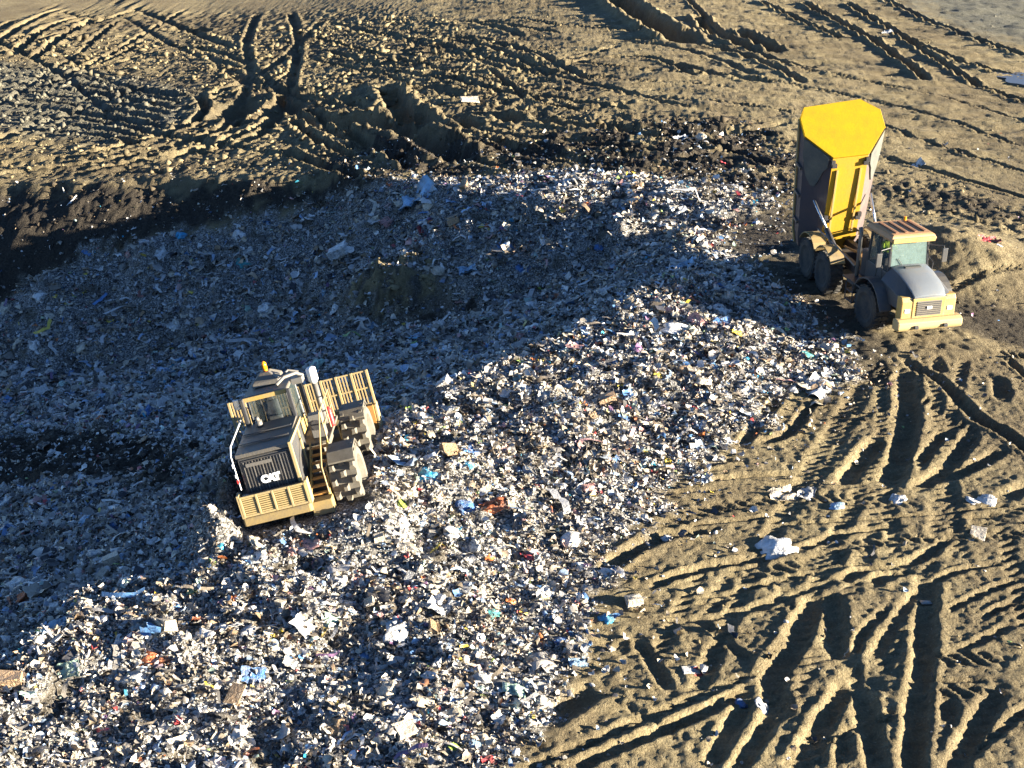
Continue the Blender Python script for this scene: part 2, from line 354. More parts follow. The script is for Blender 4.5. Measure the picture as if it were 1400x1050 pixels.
H = H + 1.25 * np.exp(-((lx_ + 1.85) / .62) ** 4) * sstep(3.7, 2.6, np.abs(ly_ + .4)) * (.8 + .5 * fbm(GX, GY, .7, 2, 93))
pad(13.2, 46.6, 2.0, 5.2, R(10), .13, 0, 0, 1.2)

def height(x, y):
    x = np.asarray(x, float); y = np.asarray(y, float)
    i = np.clip(np.searchsorted(AX, x) - 1, 0, len(AX) - 2); j = np.clip(np.searchsorted(AY, y) - 1, 0, len(AY) - 2)
    fx = (x - AX[i]) / (AX[i + 1] - AX[i]); fy = (y - AY[j]) / (AY[j + 1] - AY[j])
    return (H[j, i] * (1 - fx) + H[j, i + 1] * fx) * (1 - fy) + (H[j + 1, i] * (1 - fx) + H[j + 1, i + 1] * fx) * fy
def sample(F, x, y):
    i = np.clip(np.searchsorted(AX, x), 0, len(AX) - 1); j = np.clip(np.searchsorted(AY, y), 0, len(AY) - 1)
    return F[j, i]
def px_ground(u, v):
    """pixel -> point on the finished ground"""
    d = ray(u, v); t = np.arange(16, 150, .03); X = d[0] * t; Y = d[1] * t; Z = CAMH + d[2] * t
    k = int(np.argmax(Z < height(X, Y))); return X[k], Y[k], float(height(X[k], Y[k]))

# ------------------------------------------------------------------ materials
MATS = {}
def nodes(name):
    m = bpy.data.materials.new(name); m.use_nodes = True; MATS[name] = m
    t = m.node_tree; return m, t, t.nodes['Principled BSDF']
def N(t, kind, **kw):
    n = t.nodes.new(kind)
    for k, v in kw.items(): setattr(n, k, v)
    return n
def noise(t, scale, detail=4, rough=.6, coord=None):
    n = N(t, 'ShaderNodeTexNoise'); n.inputs['Scale'].default_value = scale; n.inputs['Detail'].default_value = detail; n.inputs['Roughness'].default_value = rough
    if coord is not None: t.links.new(coord, n.inputs['Vector'])
    return n.outputs[0]
def ramp(t, fac, stops):
    r = N(t, 'ShaderNodeValToRGB'); e = r.color_ramp.elements
    while len(e) < len(stops): e.new(.5)
    for k, (p, c) in enumerate(stops): e[k].position = p; e[k].color = (*c, 1) if len(c) == 3 else c
    t.links.new(fac, r.inputs[0]); return r.outputs[0]
def mix(t, fac, a, b):
    m = N(t, 'ShaderNodeMix', data_type='RGBA')
    for sock, v in ((m.inputs[0], fac), (m.inputs[6], a), (m.inputs[7], b)):
        if isinstance(v, bpy.types.NodeSocket): t.links.new(v, sock)
        else: sock.default_value = v if not isinstance(v, tuple) else (*v, 1)
    return m.outputs[2]
def bump(t, h, strength, dist, p):
    b = N(t, 'ShaderNodeBump'); b.inputs['Strength'].default_value = strength; b.inputs['Distance'].default_value = dist
    t.links.new(h, b.inputs['Height']); t.links.new(b.outputs[0], p.inputs['Normal']); return b
def paint(name, base, rough=.5, dirt=.5, dcol=(.16, .12, .07), metal=0.0, scale=2.2, spec=.4):
    m, t, p = nodes(name)
    tc = N(t, 'ShaderNodeTexCoord').outputs['Object']
    n1 = noise(t, scale, 6, .65, tc); n2 = noise(t, scale * 9, 4, .6, tc)
    f = ramp(t, n1, [(.62 - .45 * dirt, (0, 0, 0)), (.95 - .3 * dirt, (1, 1, 1))])
    g = ramp(t, n2, [(.45, (0, 0, 0)), (.7, (.5, .5, .5))])
    mm = N(t, 'ShaderNodeMath', operation='MULTIPLY_ADD'); t.links.new(f, mm.inputs[0]); mm.inputs[1].default_value = .8 * min(1, dirt + .25)
    m2 = N(t, 'ShaderNodeMath', operation='MULTIPLY'); t.links.new(g, m2.inputs[0]); m2.inputs[1].default_value = dirt * .6; t.links.new(m2.outputs[0], mm.inputs[2]); mm.use_clamp = True
    t.links.new(mix(t, mm.outputs[0], base, dcol), p.inputs['Base Color'])
    p.inputs['Roughness'].default_value = rough; p.inputs['Metallic'].default_value = metal; p.inputs['Specular IOR Level'].default_value = spec
    bump(t, n2, .25, .02, p)
    return m
# ground
m, t, p = nodes('earth')
geo = N(t, 'ShaderNodeNewGeometry').outputs['Position']
at = N(t, 'ShaderNodeAttribute', attribute_name='zone').outputs['Color']
sp = N(t, 'ShaderNodeSeparateColor'); t.links.new(at, sp.inputs[0])
n_big = noise(t, .35, 4, .6, geo); n_mid = noise(t, 2.6, 5, .65, geo); n_fin = noise(t, 9, 5, .7, geo); n_min = noise(t, 17, 4, .75, geo)
c = ramp(t, n_mid, [(.28, (.145, .112, .058)), (.5, (.218, .174, .094)), (.72, (.305, .25, .142))])
c = mix(t, ramp(t, n_big, [(.42, (0, 0, 0)), (.66, (.7, .7, .7))]), c, (.15, .115, .065))
c = mix(t, ramp(t, noise(t, .09, 5, .62, geo), [(.45, (0, 0, 0)), (.62, (.7, .7, .7))]), c, (.105, .08, .047))
c = mix(t, ramp(t, n_fin, [(.3, (.3, .3, .3)), (.48, (0, 0, 0))]), c, (.14, .11, .065))
c = mix(t, ramp(t, n_fin, [(.58, (0, 0, 0)), (.75, (.45, .45, .45))]), c, (.36, .30, .18))
c = mix(t, ramp(t, n_min, [(.32, (.75, .75, .75)), (.46, (0, 0, 0))]), c, (.09, .07, .045))
c = mix(t, ramp(t, n_min, [(.56, (0, 0, 0)), (.70, (.6, .6, .6))]), c, (.40, .34, .215))
c = mix(t, sp.outputs['Blue'], c, ramp(t, n_fin, [(.3, (.07, .068, .05)), (.7, (.18, .175, .14))]))
dark = ramp(t, n_fin, [(.28, (.016, .0135, .011)), (.5, (.04, .033, .025)), (.75, (.085, .07, .05))])  # dark soil tones, deepened to carry painted shade on the bank
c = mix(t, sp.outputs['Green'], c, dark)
tr_c = ramp(t, n_fin, [(.34, (.03, .03, .032)), (.5, (.13, .122, .11)), (.62, (.34, .32, .285))])
tr_c = mix(t, ramp(t, n_min, [(.54, (0, 0, 0)), (.60, (1, 1, 1))]), tr_c, (.58, .56, .52))
tr_c = mix(t, ramp(t, n_min, [(.36, (1, 1, 1)), (.44, (0, 0, 0))]), tr_c, (.02, .02, .022))
c = mix(t, sp.outputs['Red'], c, tr_c)
t.links.new(c, p.inputs['Base Color']); p.inputs['Roughness'].default_value = .92; p.inputs['Specular IOR Level'].default_value = .15
hs = N(t, 'ShaderNodeMath', operation='MULTIPLY_ADD'); t.links.new(n_min, hs.inputs[0]); hs.inputs[1].default_value = .35; t.links.new(n_fin, hs.inputs[2])
bump(t, hs.outputs[0], 1.0, .12, p)
# loose trash: every piece carries its own colour
m, t, p = nodes('litter')
at = N(t, 'ShaderNodeAttribute', attribute_name='tint').outputs['Color']
tc = N(t, 'ShaderNodeNewGeometry').outputs['Position']
nz = noise(t, 14, 3, .6, tc)
t.links.new(mix(t, ramp(t, nz, [(.5, (0, 0, 0)), (.72, (.6, .6, .6))]), at, (.12, .10, .075)), p.inputs['Base Color'])
p.inputs['Roughness'].default_value = .3; p.inputs['Specular IOR Level'].default_value = .5
bump(t, noise(t, 22, 3, .6, tc), .5, .03, p)
def litter_mat(name, colr, rough=.45):
    m, t, p = nodes(name); tc = N(t, 'ShaderNodeTexCoord').outputs['Object']
    nz = noise(t, 3.5, 5, .7, tc)
    t.links.new(mix(t, ramp(t, nz, [(.42, (0, 0, 0)), (.68, (.75, .75, .75))]), colr, (.17, .14, .10)), p.inputs['Base Color'])
    p.inputs['Roughness'].default_value = rough; bump(t, noise(t, 7, 4, .65, tc), .9, .12, p); return m
LIT = {'white': (.72, .71, .68), 'pale grey': (.46, .46, .45), 'cream': (.62, .53, .40), 'black': (.016, .016, .018), 'blue': (.05, .17, .42), 'light blue': (.27, .45, .62), 'bright blue': (.02, .36, .62), 'teal': (.04, .30, .30),
       'red': (.48, .035, .045), 'orange': (.55, .14, .04), 'yellow': (.62, .43, .03), 'lime green': (.36, .50, .05), 'pink': (.62, .30, .26), 'brown cardboard': (.36, .23, .12), 'mint green': (.40, .58, .46), 'dark grey': (.09, .09, .095), 'purple': (.16, .08, .18)}
for k, v in LIT.items(): litter_mat('litter ' + k, v)
paint('yellow paint', (.40, .245, .045), .55, .7, (.30, .23, .13))
paint('bright yellow paint', (.36, .225, .002), .65, .5, (.22, .13, .012), scale=1.6, spec=.15)
paint('belly yellow', (.44, .25, .010), .65, .6, (.34, .20, .04), scale=1.3, spec=.2)
paint('sun toned flank', (.075, .052, .05), .6, .6, (.15, .11, .085))
paint('shading grey', (.075, .08, .073), .5, .5, (.2, .18, .13))
paint('muddy yellow', (.32, .22, .07), .7, .8, (.17, .13, .08))
paint('orange paint', (.42, .20, .04), .55, .6, (.2, .13, .07))
paint('pale yellow', (.40, .29, .12), .6, .65, (.28, .21, .12))
paint('dark steel', (.035, .035, .038), .5, .35, (.12, .095, .06))
paint('shade toned flank', (.06, .05, .055), .5, .5, (.10, .07, .06))
paint('dark panel', (.05, .052, .056), .42, .55, (.11, .092, .066))
paint('hood pale', (.15, .165, .18), .3, .35, (.22, .19, .14))  # grey-blue base lightened to carry the sky reflected in the truck hood
paint('hood grey', (.105, .10, .095), .55, .85, (.17, .14, .095))
paint('steel grey', (.16, .155, .145), .55, .6, (.17, .14, .10), metal=.3)
paint('muddy steel', (.17, .152, .12), .8, .9, (.10, .084, .06), scale=3.5)
paint('tyre', (.022, .022, .022), .85, .5, (.12, .095, .06))
paint('rust brown', (.22, .10, .045), .7, .6, (.10, .06, .04))
paint('pinkish roof', (.38, .21, .09), .6, .5, (.40, .24, .13))
paint('white paint', (.75, .74, .70), .5, .25, (.3, .26, .2))
paint('letter white', (.80, .80, .78), .5, .08, (.3, .28, .25))
paint('chrome', (.55, .55, .55), .25, .2, (.2, .17, .12), metal=.9)
paint('red paint', (.45, .03, .03), .4, .15)
paint('beacon amber', (.85, .28, .01), .25, .05)
paint('hi vis', (.42, .62, .03), .8, .1)
paint('skin', (.50, .30, .21), .6, .05)
paint('trousers', (.03, .04, .07), .8, .2)
paint('interior', (.10, .10, .10), .8, .3)
paint('seat fabric', (.24, .25, .25), .85, .2)
def glass(name, tint, opac, rough=.12):
    m, t, p = nodes(name); p.inputs['Base Color'].default_value = (*tint, 1); p.inputs['Roughness'].default_value = rough
    tc = N(t, 'ShaderNodeTexCoord').outputs['Object']; nz = noise(t, 5, 4, .6, tc)
    r = N(t, 'ShaderNodeMapRange'); t.links.new(nz, r.inputs[0]); r.inputs[1].default_value = .3; r.inputs[2].default_value = .7; r.inputs[3].default_value = opac - .15; r.inputs[4].default_value = min(1, opac + .12)
    t.links.new(r.outputs[0], p.inputs['Alpha']); return m
glass('sky toned windscreen', (.17, .24, .225), .55, .12)  # pale tint and opacity stand in for sky reflected on the glass
glass('cab glass', (.06, .08, .08), .42, .06)
m, t, p = nodes('water'); p.inputs['Base Color'].default_value = (.07, .065, .055, 1); p.inputs['Roughness'].default_value = .3; p.inputs['Specular IOR Level'].default_value = .4
bump(t, noise(t, 3, 2, .5, N(t, 'ShaderNodeNewGeometry').outputs['Position']), .08, .02, p)

# ------------------------------------------------------------------ object helpers
def link(name, me, parent=None, mat=None, loc=None):
    o = bpy.data.objects.new(name, me); col.objects.link(o)
    if mat is not None and me is not None and not me.materials: me.materials.append(MATS[mat])
    if parent is not None: o.parent = parent
    if loc is not None: o.location = loc
    return o
def tag(o, label=None, cat=None, group=None, kind=None):
    if label: o['label'] = label
    if cat: o['category'] = cat
    if group: o['group'] = group
    if kind: o['kind'] = kind
    return o
class MB:
    """collects shapes for one part"""
    def __init__(s, M=None): s.v = []; s.f = []; s.M = M or Matrix()
    def add(s, vs_, fs_, M=None):
        b = len(s.v); T = s.M @ M if M is not None else s.M
        s.v += [tuple(T @ Vector(q)) for q in vs_]; s.f += [tuple(b + i for i in f) for f in fs_]; return s
    def box(s, x0, x1, y0, y1, z0, z1, M=None):
        v = [(x, y, z) for z in (z0, z1) for y in (y0, y1) for x in (x0, x1)]
        return s.add(v, [(0, 2, 3, 1), (4, 5, 7, 6), (0, 1, 5, 4), (2, 6, 7, 3), (0, 4, 6, 2), (1, 3, 7, 5)], M)
    def prism(s, prof, x0, x1, M=None):
        """profile of (y, z) swept along x"""
        n = len(prof); v = [(x0, y, z) for y, z in prof] + [(x1, y, z) for y, z in prof]
        f = [tuple(range(n)), tuple(range(2 * n - 1, n - 1, -1))] + [(i, n + i, n + (i + 1) % n, (i + 1) % n) for i in range(n)]
        return s.add(v, f, M)
    def loft(s, rings, cap=True, M=None):
        n = len(rings[0]); v = [q for r in rings for q in r]; f = []
        for k in range(len(rings) - 1):
            for i in range(n): f.append((k * n + i, k * n + (i + 1) % n, (k + 1) * n + (i + 1) % n, (k + 1) * n + i))
        if cap: f += [tuple(range(n - 1, -1, -1)), tuple(range((len(rings) - 1) * n, len(rings) * n))]
        return s.add(v, f, M)
    def tube(s, pts, r, n=8, M=None):
        pts = [Vector(q) for q in pts]; rings = []
        for k, q in enumerate(pts):
            d = (pts[min(k + 1, len(pts) - 1)] - pts[max(k - 1, 0)]).normalized()
            a = d.orthogonal().normalized() if k == 0 else (a - d * a.dot(d)).normalized()
            b = d.cross(a); rr = r[k] if isinstance(r, (list, tuple)) else r
            rings.append([tuple(q + a * rr * math.cos(2 * math.pi * i / n) + b * rr * math.sin(2 * math.pi * i / n)) for i in range(n)])
        return s.loft(rings, True, M)
    def lathe_x(s, prof, n=28, M=None):
        """profile of (x, radius) turned about the x axis"""
        return s.loft([[(x, r * math.cos(2 * math.pi * i / n), r * math.sin(2 * math.pi * i / n)) for i in range(n)] for x, r in prof], True, M)
    def mesh(s, name, bev=0.0, smooth=False):
        me = bpy.data.meshes.new(name); bm = bmesh.new()
        vv = [bm.verts.new(q) for q in s.v]
        for f in s.f:
            try: bm.faces.new([vv[i] for i in f])
            except ValueError: pass
        bmesh.ops.recalc_face_normals(bm, faces=bm.faces)
        if bev > 0:
            ed = [e for e in bm.edges if len(e.link_faces) == 2 and e.calc_face_angle(0) > .5 and e.calc_length() > bev * 2.2]
            bmesh.ops.bevel(bm, geom=ed, offset=bev, segments=2, affect='EDGES', clamp_overlap=True, profile=.6)
        bm.to_mesh(me); bm.free()
        if smooth:
            for q in me.polygons: q.use_smooth = True
        return me
    def build(s, name, mat, parent=None, bev=0.0, smooth=False):
        return link(name, s.mesh(name, bev, smooth), parent, mat)
def empty(name, M):
    o = bpy.data.objects.new(name, None); col.objects.link(o); o.empty_display_size = .5; o.matrix_world = M; return o

# ------------------------------------------------------------------ ground sheet
ny, nx = H.shape
me = bpy.data.meshes.new('ground')
co = np.stack([GX, GY, H], -1).reshape(-1, 3).astype(np.float32)
idx = np.arange(nx * ny).reshape(ny, nx)
quads = np.stack([idx[:-1, :-1], idx[:-1, 1:], idx[1:, 1:], idx[1:, :-1]], -1).reshape(-1, 4)
me.vertices.add(len(co)); me.vertices.foreach_set('co', co.ravel())
me.loops.add(quads.size); me.loops.foreach_set('vertex_index', quads.ravel().astype(np.int32))
me.polygons.add(len(quads)); me.polygons.foreach_set('loop_start', np.arange(0, quads.size, 4, dtype=np.int32))
me.polygons.foreach_set('use_smooth', np.ones(len(quads), bool))
me.update(calc_edges=True)
ca = me.color_attributes.new('zone', 'FLOAT_COLOR', 'POINT')
mud = np.clip(E_MUD * 1.3, 0, 1)
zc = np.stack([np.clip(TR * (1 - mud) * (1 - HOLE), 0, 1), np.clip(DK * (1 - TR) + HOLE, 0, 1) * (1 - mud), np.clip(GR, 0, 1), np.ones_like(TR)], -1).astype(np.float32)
ca.data.foreach_set('color', zc.ravel())
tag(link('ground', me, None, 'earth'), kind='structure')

# puddle on the upper bench
c0 = px_ground(1392, 106)
pm = MB(); n = 40; pts = []
for k in range(n):
    a = 2 * math.pi * k / n; r = 1 + .25 * math.sin(3 * a + 1) + .15 * math.sin(7 * a)
    pts.append((1.5 * r * math.cos(a), 2.2 * r * math.sin(a), 0))
pm.add([(x, y, .0) for x, y, z in pts] + [(x * 1.02, y * 1.02, -.5) for x, y, z in pts], [tuple(range(n)), tuple(range(2 * n - 1, n - 1, -1))] + [(i, n + i, n + (i + 1) % n, (i + 1) % n) for i in range(n)])
o = pm.build('puddle', 'water'); o.location = (c0[0], c0[1], float(np.median(height(c0[0] + np.linspace(-2, 2, 9), np.full(9, c0[1])))) + .05); tag(o, kind='structure')

# ------------------------------------------------------------------ loose stuff
def icosa():
    ph = (1 + 5 ** .5) / 2
    v = np.array([(-1, ph, 0), (1, ph, 0), (-1, -ph, 0), (1, -ph, 0), (0, -1, ph), (0, 1, ph), (0, -1, -ph), (0, 1, -ph), (ph, 0, -1), (ph, 0, 1), (-ph, 0, -1), (-ph, 0, 1)], float)
    f = np.array([(0, 11, 5), (0, 5, 1), (0, 1, 7), (0, 7, 10), (0, 10, 11), (1, 5, 9), (5, 11, 4), (11, 10, 2), (10, 7, 6), (7, 1, 8), (3, 9, 4), (3, 4, 2), (3, 2, 6), (3, 6, 8), (3, 8, 9), (4, 9, 5), (2, 4, 11), (6, 2, 10), (8, 6, 7), (9, 8, 1)])
    return v / np.linalg.norm(v[0]), f
def tpl_lump(k):
    r = np.random.default_rng(100 + k); v, f = icosa(); return v * r.uniform(.55, 1.25, (12, 1)) * np.array([1, r.uniform(.6, 1), r.uniform(.35, .8)]) * .62, f
def tpl_clod(k):
    r = np.random.default_rng(500 + k); v = np.array([(1, 0, 0), (-1, 0, 0), (0, 1, 0), (0, -1, 0), (0, 0, 1), (0, 0, -1)], float)
    f = np.array([(0, 2, 4), (2, 1, 4), (1, 3, 4), (3, 0, 4), (2, 0, 5), (1, 2, 5), (3, 1, 5), (0, 3, 5)])
    return v * r.uniform(.6, 1.3, (6, 1)) * np.array([1, .85, .7]) + r.normal(0, .15, (6, 3)), f
def tpl_sheet(k, n=4, m=4):
    r = np.random.default_rng(200 + k)
    a, b = np.meshgrid(np.linspace(-1, 1, n), np.linspace(-1, 1, m), indexing='ij')
    rd = 1 - .28 * (a * b) ** 2; x = a * rd + r.normal(0, .13, a.shape); y = b * rd * r.uniform(.45, 1) + r.normal(0, .13, a.shape)
    z = r.normal(0, .22, a.shape) + .55 * (a ** 2) * r.choice([-1, 1]) + .3 * a * b
    v = np.stack([x, y, z], -1).reshape(-1, 3) * .75
    q = np.arange(n * m).reshape(n, m)
    f = np.concatenate([np.stack([q[:-1, :-1], q[1:, :-1], q[1:, 1:]], -1).reshape(-1, 3), np.stack([q[:-1, :-1], q[1:, 1:], q[:-1, 1:]], -1).reshape(-1, 3)])
    return v, f
def tpl_strip(k):
    r = np.random.default_rng(300 + k); n = 6; s = np.linspace(-1, 1, n); c = r.uniform(-1.2, 1.2)
    x = s + r.normal(0, .06, n); y = c * s ** 2 * .6 + r.normal(0, .1, n); z = r.normal(0, .18, n) + .35 * (1 - s ** 2); wd = r.uniform(.1, .25)
    v = np.concatenate([np.stack([x, y - wd, z], -1), np.stack([x, y + wd, z + r.normal(0, .1, n)], -1)]) * 1.25
    f = np.concatenate([[(i, i + 1, n + i + 1), (i, n + i + 1, n + i)] for i in range(n - 1)])
    return v, f
def tpl_box(k):
    r = np.random.default_rng(400 + k); s = np.array([r.uniform(.5, 1.1), r.uniform(.3, .8), r.uniform(.06, .4)])
    v = np.array([(x, y, z) for z in (-1, 1) for y in (-1, 1) for x in (-1, 1)], float) * s * .75 + r.normal(0, .04, (8, 3))
    q = [(0, 2, 3, 1), (4, 5, 7, 6), (0, 1, 5, 4), (2, 6, 7, 3), (0, 4, 6, 2), (1, 3, 7, 5)]
    return v, np.array([t for a, b, c, d in q for t in ((a, b, c), (a, c, d))])
def rots(n, tilt, r):
    """random yaw with a random tilt"""
    yaw = r.uniform(0, 2 * np.pi, n); tx = r.normal(0, tilt, n); ty = r.normal(0, tilt, n)
    cz, sz, cx, sx, cy, sy = np.cos(yaw), np.sin(yaw), np.cos(tx), np.sin(tx), np.cos(ty), np.sin(ty); o = np.zeros(n)
    Rz = np.stack([np.stack([cz, -sz, o], -1), np.stack([sz, cz, o], -1), np.stack([o, o, o + 1], -1)], -2)
    Rx = np.stack([np.stack([o + 1, o, o], -1), np.stack([o, cx, -sx], -1), np.stack([o, sx, cx], -1)], -2)
    Ry = np.stack([np.stack([cy, o, sy], -1), np.stack([o, o + 1, o], -1), np.stack([-sy, o, cy], -1)], -2)
    return Rx @ Ry @ Rz
def scatter(name, groups, mat, smooth=False):
    """groups: list of (template, positions, sizes, rotations, colours) -> one mesh"""
    V, F, C = [], [], []; base = 0
    for (tv, tf), P, S, Rt, Cc in groups:
        n = len(P)
        if n == 0: continue
        vv = np.einsum('nij,kj->nki', Rt, tv) * S[:, None, None] + P[:, None, :]
        k = len(tv); V.append(vv.reshape(-1, 3)); F.append((tf[None] + (np.arange(n) * k)[:, None, None] + base).reshape(-1, 3)); C.append(np.repeat(Cc, k, 0)); base += n * k
    V = np.concatenate(V).astype(np.float32); F = np.concatenate(F).astype(np.int32); C = np.concatenate(C).astype(np.float32)
    me = bpy.data.meshes.new(name)
    me.vertices.add(len(V)); me.vertices.foreach_set('co', V.ravel())
    me.loops.add(F.size); me.loops.foreach_set('vertex_index', F.ravel())
    me.polygons.add(len(F)); me.polygons.foreach_set('loop_start', np.arange(0, F.size, 3, dtype=np.int32))
    if smooth: me.polygons.foreach_set('use_smooth', np.ones(len(F), bool))
    me.update(calc_edges=True)
    a = me.color_attributes.new('tint', 'FLOAT_COLOR', 'POINT')
    a.data.foreach_set('color', np.concatenate([C, np.ones((len(C), 1), np.float32)], 1).ravel())
    return link(name, me, None, mat)
# clear of the machines
cinv = COMP_M.inverted()
def under_machine(x, y, z):
    c = COMP_M.inverted(); A = np.array(c)
    lx = A[0, 0] * x + A[0, 1] * y + A[0, 2] * z + A[0, 3]; ly = A[1, 0] * x + A[1, 1] * y + A[1, 2] * z + A[1, 3]
    a = (lx < 2.1) & (lx > -1.2) & (ly > -3.4) & (ly < 3.6)
    dx, dy = x - 13.2, y - 46.6; ca_, sa_ = math.cos(R(10)), math.sin(R(10))
    b = (np.abs(dx * ca_ + dy * sa_) < 1.7) & (np.abs(-dx * sa_ + dy * ca_) < 5.2)
    return a | b
def candidates(n, x0, x1, y0, y1, seed):
    r = np.random.default_rng(seed); return r.uniform(x0, x1, n), r.uniform(y0, y1, n), r
def in_view(x, y, z, mu=60):
    q = np.stack([x, y, z - CAMH], -1); wv = q @ CF; u = 700 + FPX * x / wv; v = 525 - FPX * (q @ CU) / wv
    return (u > -mu) & (u < 1400 + mu) & (v > -mu) & (v < 1050 + mu)
PAL = [((.64, .61, .56), 22), ((.47, .44, .40), 16), ((.55, .47, .35), 20), ((.34, .31, .27), 12), ((.22, .18, .13), 16), ((.04, .04, .045), 11), ((.40, .28, .17), 7), ((.14, .13, .12), 8),
       ((.10, .22, .42), 2.4), ((.36, .47, .60), 5.0), ((.04, .32, .48), .5), ((.42, .06, .06), .7), ((.55, .17, .05), .7), ((.60, .45, .06), .7), ((.32, .45, .12), .5), ((.58, .32, .28), 1.1), ((.45, .58, .48), 1.4), ((.22, .12, .22), .8)]
pc = np.array([c for c, _ in PAL]); pw = np.array([w_ for _, w_ in PAL], float); pw /= pw.sum()
groups = []
TPL = [tpl_sheet(k, 3, 3) for k in range(10)] + [tpl_sheet(10 + k, 4, 3) for k in range(4)] + [tpl_lump(k) for k in range(10)] + [tpl_strip(k) for k in range(8)] + [tpl_box(k) for k in range(6)]
tw = np.array([.76 / 14] * 14 + [.05 / 10] * 10 + [.15 / 8] * 8 + [.04 / 6] * 6)
for (n, y0, y1, x0, x1, s0) in [(98000, 19, 33, -15, 14, .058), (88000, 32, 48, -20, 14, .072), (58000, 47, 72, -32, 14, .096)]:
    x, y, r = candidates(n, x0, x1, y0, y1, int(y0))
    z = height(x, y); tr = sample(TR, x, y); mu_ = sample(mud, x, y)
    keep = (r.uniform(0, 1, n) < np.clip(tr * 1.05 - .05, 0, 1) * (1 - .5 * mu_) * (1 - .92 * sample(HOLE, x, y)) * (.62 + .5 * fbm(x, y, 1.4, 2, 77) + .25)) & in_view(x, y, z) & ~under_machine(x, y, z)
    x, y, z = x[keep], y[keep], z[keep]; n = len(x)
    S = s0 * np.exp(r.normal(0, .48, n)).clip(.4, 3.2)
    k = r.choice(len(TPL), n, p=tw)
    cc = pc[r.choice(len(pc), n, p=pw)] * r.uniform(.72, 1.12, (n, 1)); patch = fbm(x, y, 2.0, 2, 78)
    dull = sstep(.05, .55, patch)[:, None]; cc = cc * (1 - .5 * dull) + np.array([.24, .195, .14]) * .5 * dull; dk_ = sstep(.15, .6, fbm(x, y, 1.1, 2, 76))[:, None]; cc = cc * (1 - .55 * dk_); lt_ = sstep(.1, .5, fbm(x, y, 1.7, 2, 75))[:, None]; cc = cc * (1 - .3 * lt_) + np.array([.62, .60, .56]) * .3 * lt_
    P = np.stack([x, y, z + S * r.uniform(.05, .4, n)], -1); Rt = rots(n, .38, r)
    for q in range(len(TPL)):
        m_ = k == q; groups.append((TPL[q], P[m_], S[m_], Rt[m_], cc[m_].clip(0, .85)))
BIG = [tpl_sheet(60 + k, 6, 5) for k in range(8)] + [tpl_strip(60 + k) for k in range(4)]
x, y, r = candidates(9000, -32, 14, 19, 70, 66); z = height(x, y); tr = sample(TR, x, y)
keep = (tr > .7) & (sample(HOLE, x, y) < .5) & in_view(x, y, z) & ~under_machine(x, y, z); x, y, z = x[keep], y[keep], z[keep]; n = len(x)
S = (.16 + .0022 * (y - 20)) * np.exp(r.normal(0, .38, n)); k = r.choice(len(BIG), n); cc = pc[r.choice(len(pc), n, p=pw)] * r.uniform(.7, 1.05, (n, 1)); Rt = rots(n, .22, r); P = np.stack([x, y, z + .06], -1)
for q in range(len(BIG)):
    tv, tf = BIG[q]; groups.append(((tv * np.array([1, 1, .5]), tf), P[k == q], S[k == q], Rt[k == q], cc[k == q].clip(0, .8)))
o = scatter('loose_trash', groups, 'litter', True); tag(o, 'small mixed scraps of plastic, paper and film covering the trash heap', 'trash', kind='stuff')
# stray scraps blown over the soil
x, y, r = candidates(85000, -30, 34, 20, 75, 5); z = height(x, y)
pd = poly_sd(POLY['trash'], x, y); tr = sample(TR, x, y)
fr = sample(mask('fringe', 1.0, 2.0), x, y)
prob = .55 * np.exp(pd / 1.3) + .012 + .10 * sstep(.25, .6, fbm(x, y, 1.6, 2, 79)) * (y < 40) + .25 * fr + .03 * (sample(mask('bank', .6, 1.0), x, y) > .5)
keep = (tr < .3) & (r.uniform(0, 1, len(x)) < np.minimum(prob, .5)) & in_view(x, y, z) & ~under_machine(x, y, z)
x, y, z = x[keep], y[keep], z[keep]; n = len(x); S = .066 * np.exp(r.normal(0, .5, n)); k = r.choice(len(TPL), n, p=tw); cc = pc[r.choice(len(pc), n, p=pw)] * r.uniform(.6, 1.05, (n, 1)); Rt = rots(n, .4, r); P = np.stack([x, y, z + .25 * S], -1)
o = scatter('stray_scraps', [(TPL[q], P[k == q], S[k == q], Rt[k == q], cc[k == q]) for q in range(len(TPL))], 'litter'); tag(o, 'tiny stray scraps of litter strewn over the bare soil', 'litter', kind='stuff')
# clods of earth
x, y, r = candidates(150000, -46, 46, 19.5, 120, 9); z = height(x, y)
ro = sample(RO, x, y); tr = sample(TR, x, y); cv = sample(cover, x, y)
mudv = sample(mud, x, y)
keep = (r.uniform(0, 1, len(x)) < (.04 + .04 * (y < 47) + .26 * ro) * (1 - tr) * (1 - .6 * cv) * (.5 + .9 * np.clip(fbm(x, y, 2.5, 2, 88) + .3, 0, 1)) + .95 * mudv) & in_view(x, y, z) & ~under_machine(x, y, z)
x, y, z = x[keep], y[keep], z[keep]; n = len(x); ro = ro[keep]
S = (.018 + .036 * ro + .05 * np.clip(mudv[keep], 0, 1)) * np.exp(r.normal(0, .75, n)).clip(.3, 6) * (1 + .5 * sstep(60, 110, y)); dk = sample(DK, x, y)[:, None]; gr = sample(GR, x, y)[:, None]
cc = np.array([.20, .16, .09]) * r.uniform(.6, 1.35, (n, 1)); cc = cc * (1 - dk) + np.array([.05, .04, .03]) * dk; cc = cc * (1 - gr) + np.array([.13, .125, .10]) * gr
k = r.integers(0, 8, n); Rt = rots(n, .5, r); P = np.stack([x, y, z + .12 * S], -1); TL = [tpl_clod(50 + q) for q in range(8)]
m, t, p = nodes('clod'); at = N(t, 'ShaderNodeAttribute', attribute_name='tint').outputs['Color']; t.links.new(at, p.inputs['Base Color']); p.inputs['Roughness'].default_value = .95; p.inputs['Specular IOR Level'].default_value = .1
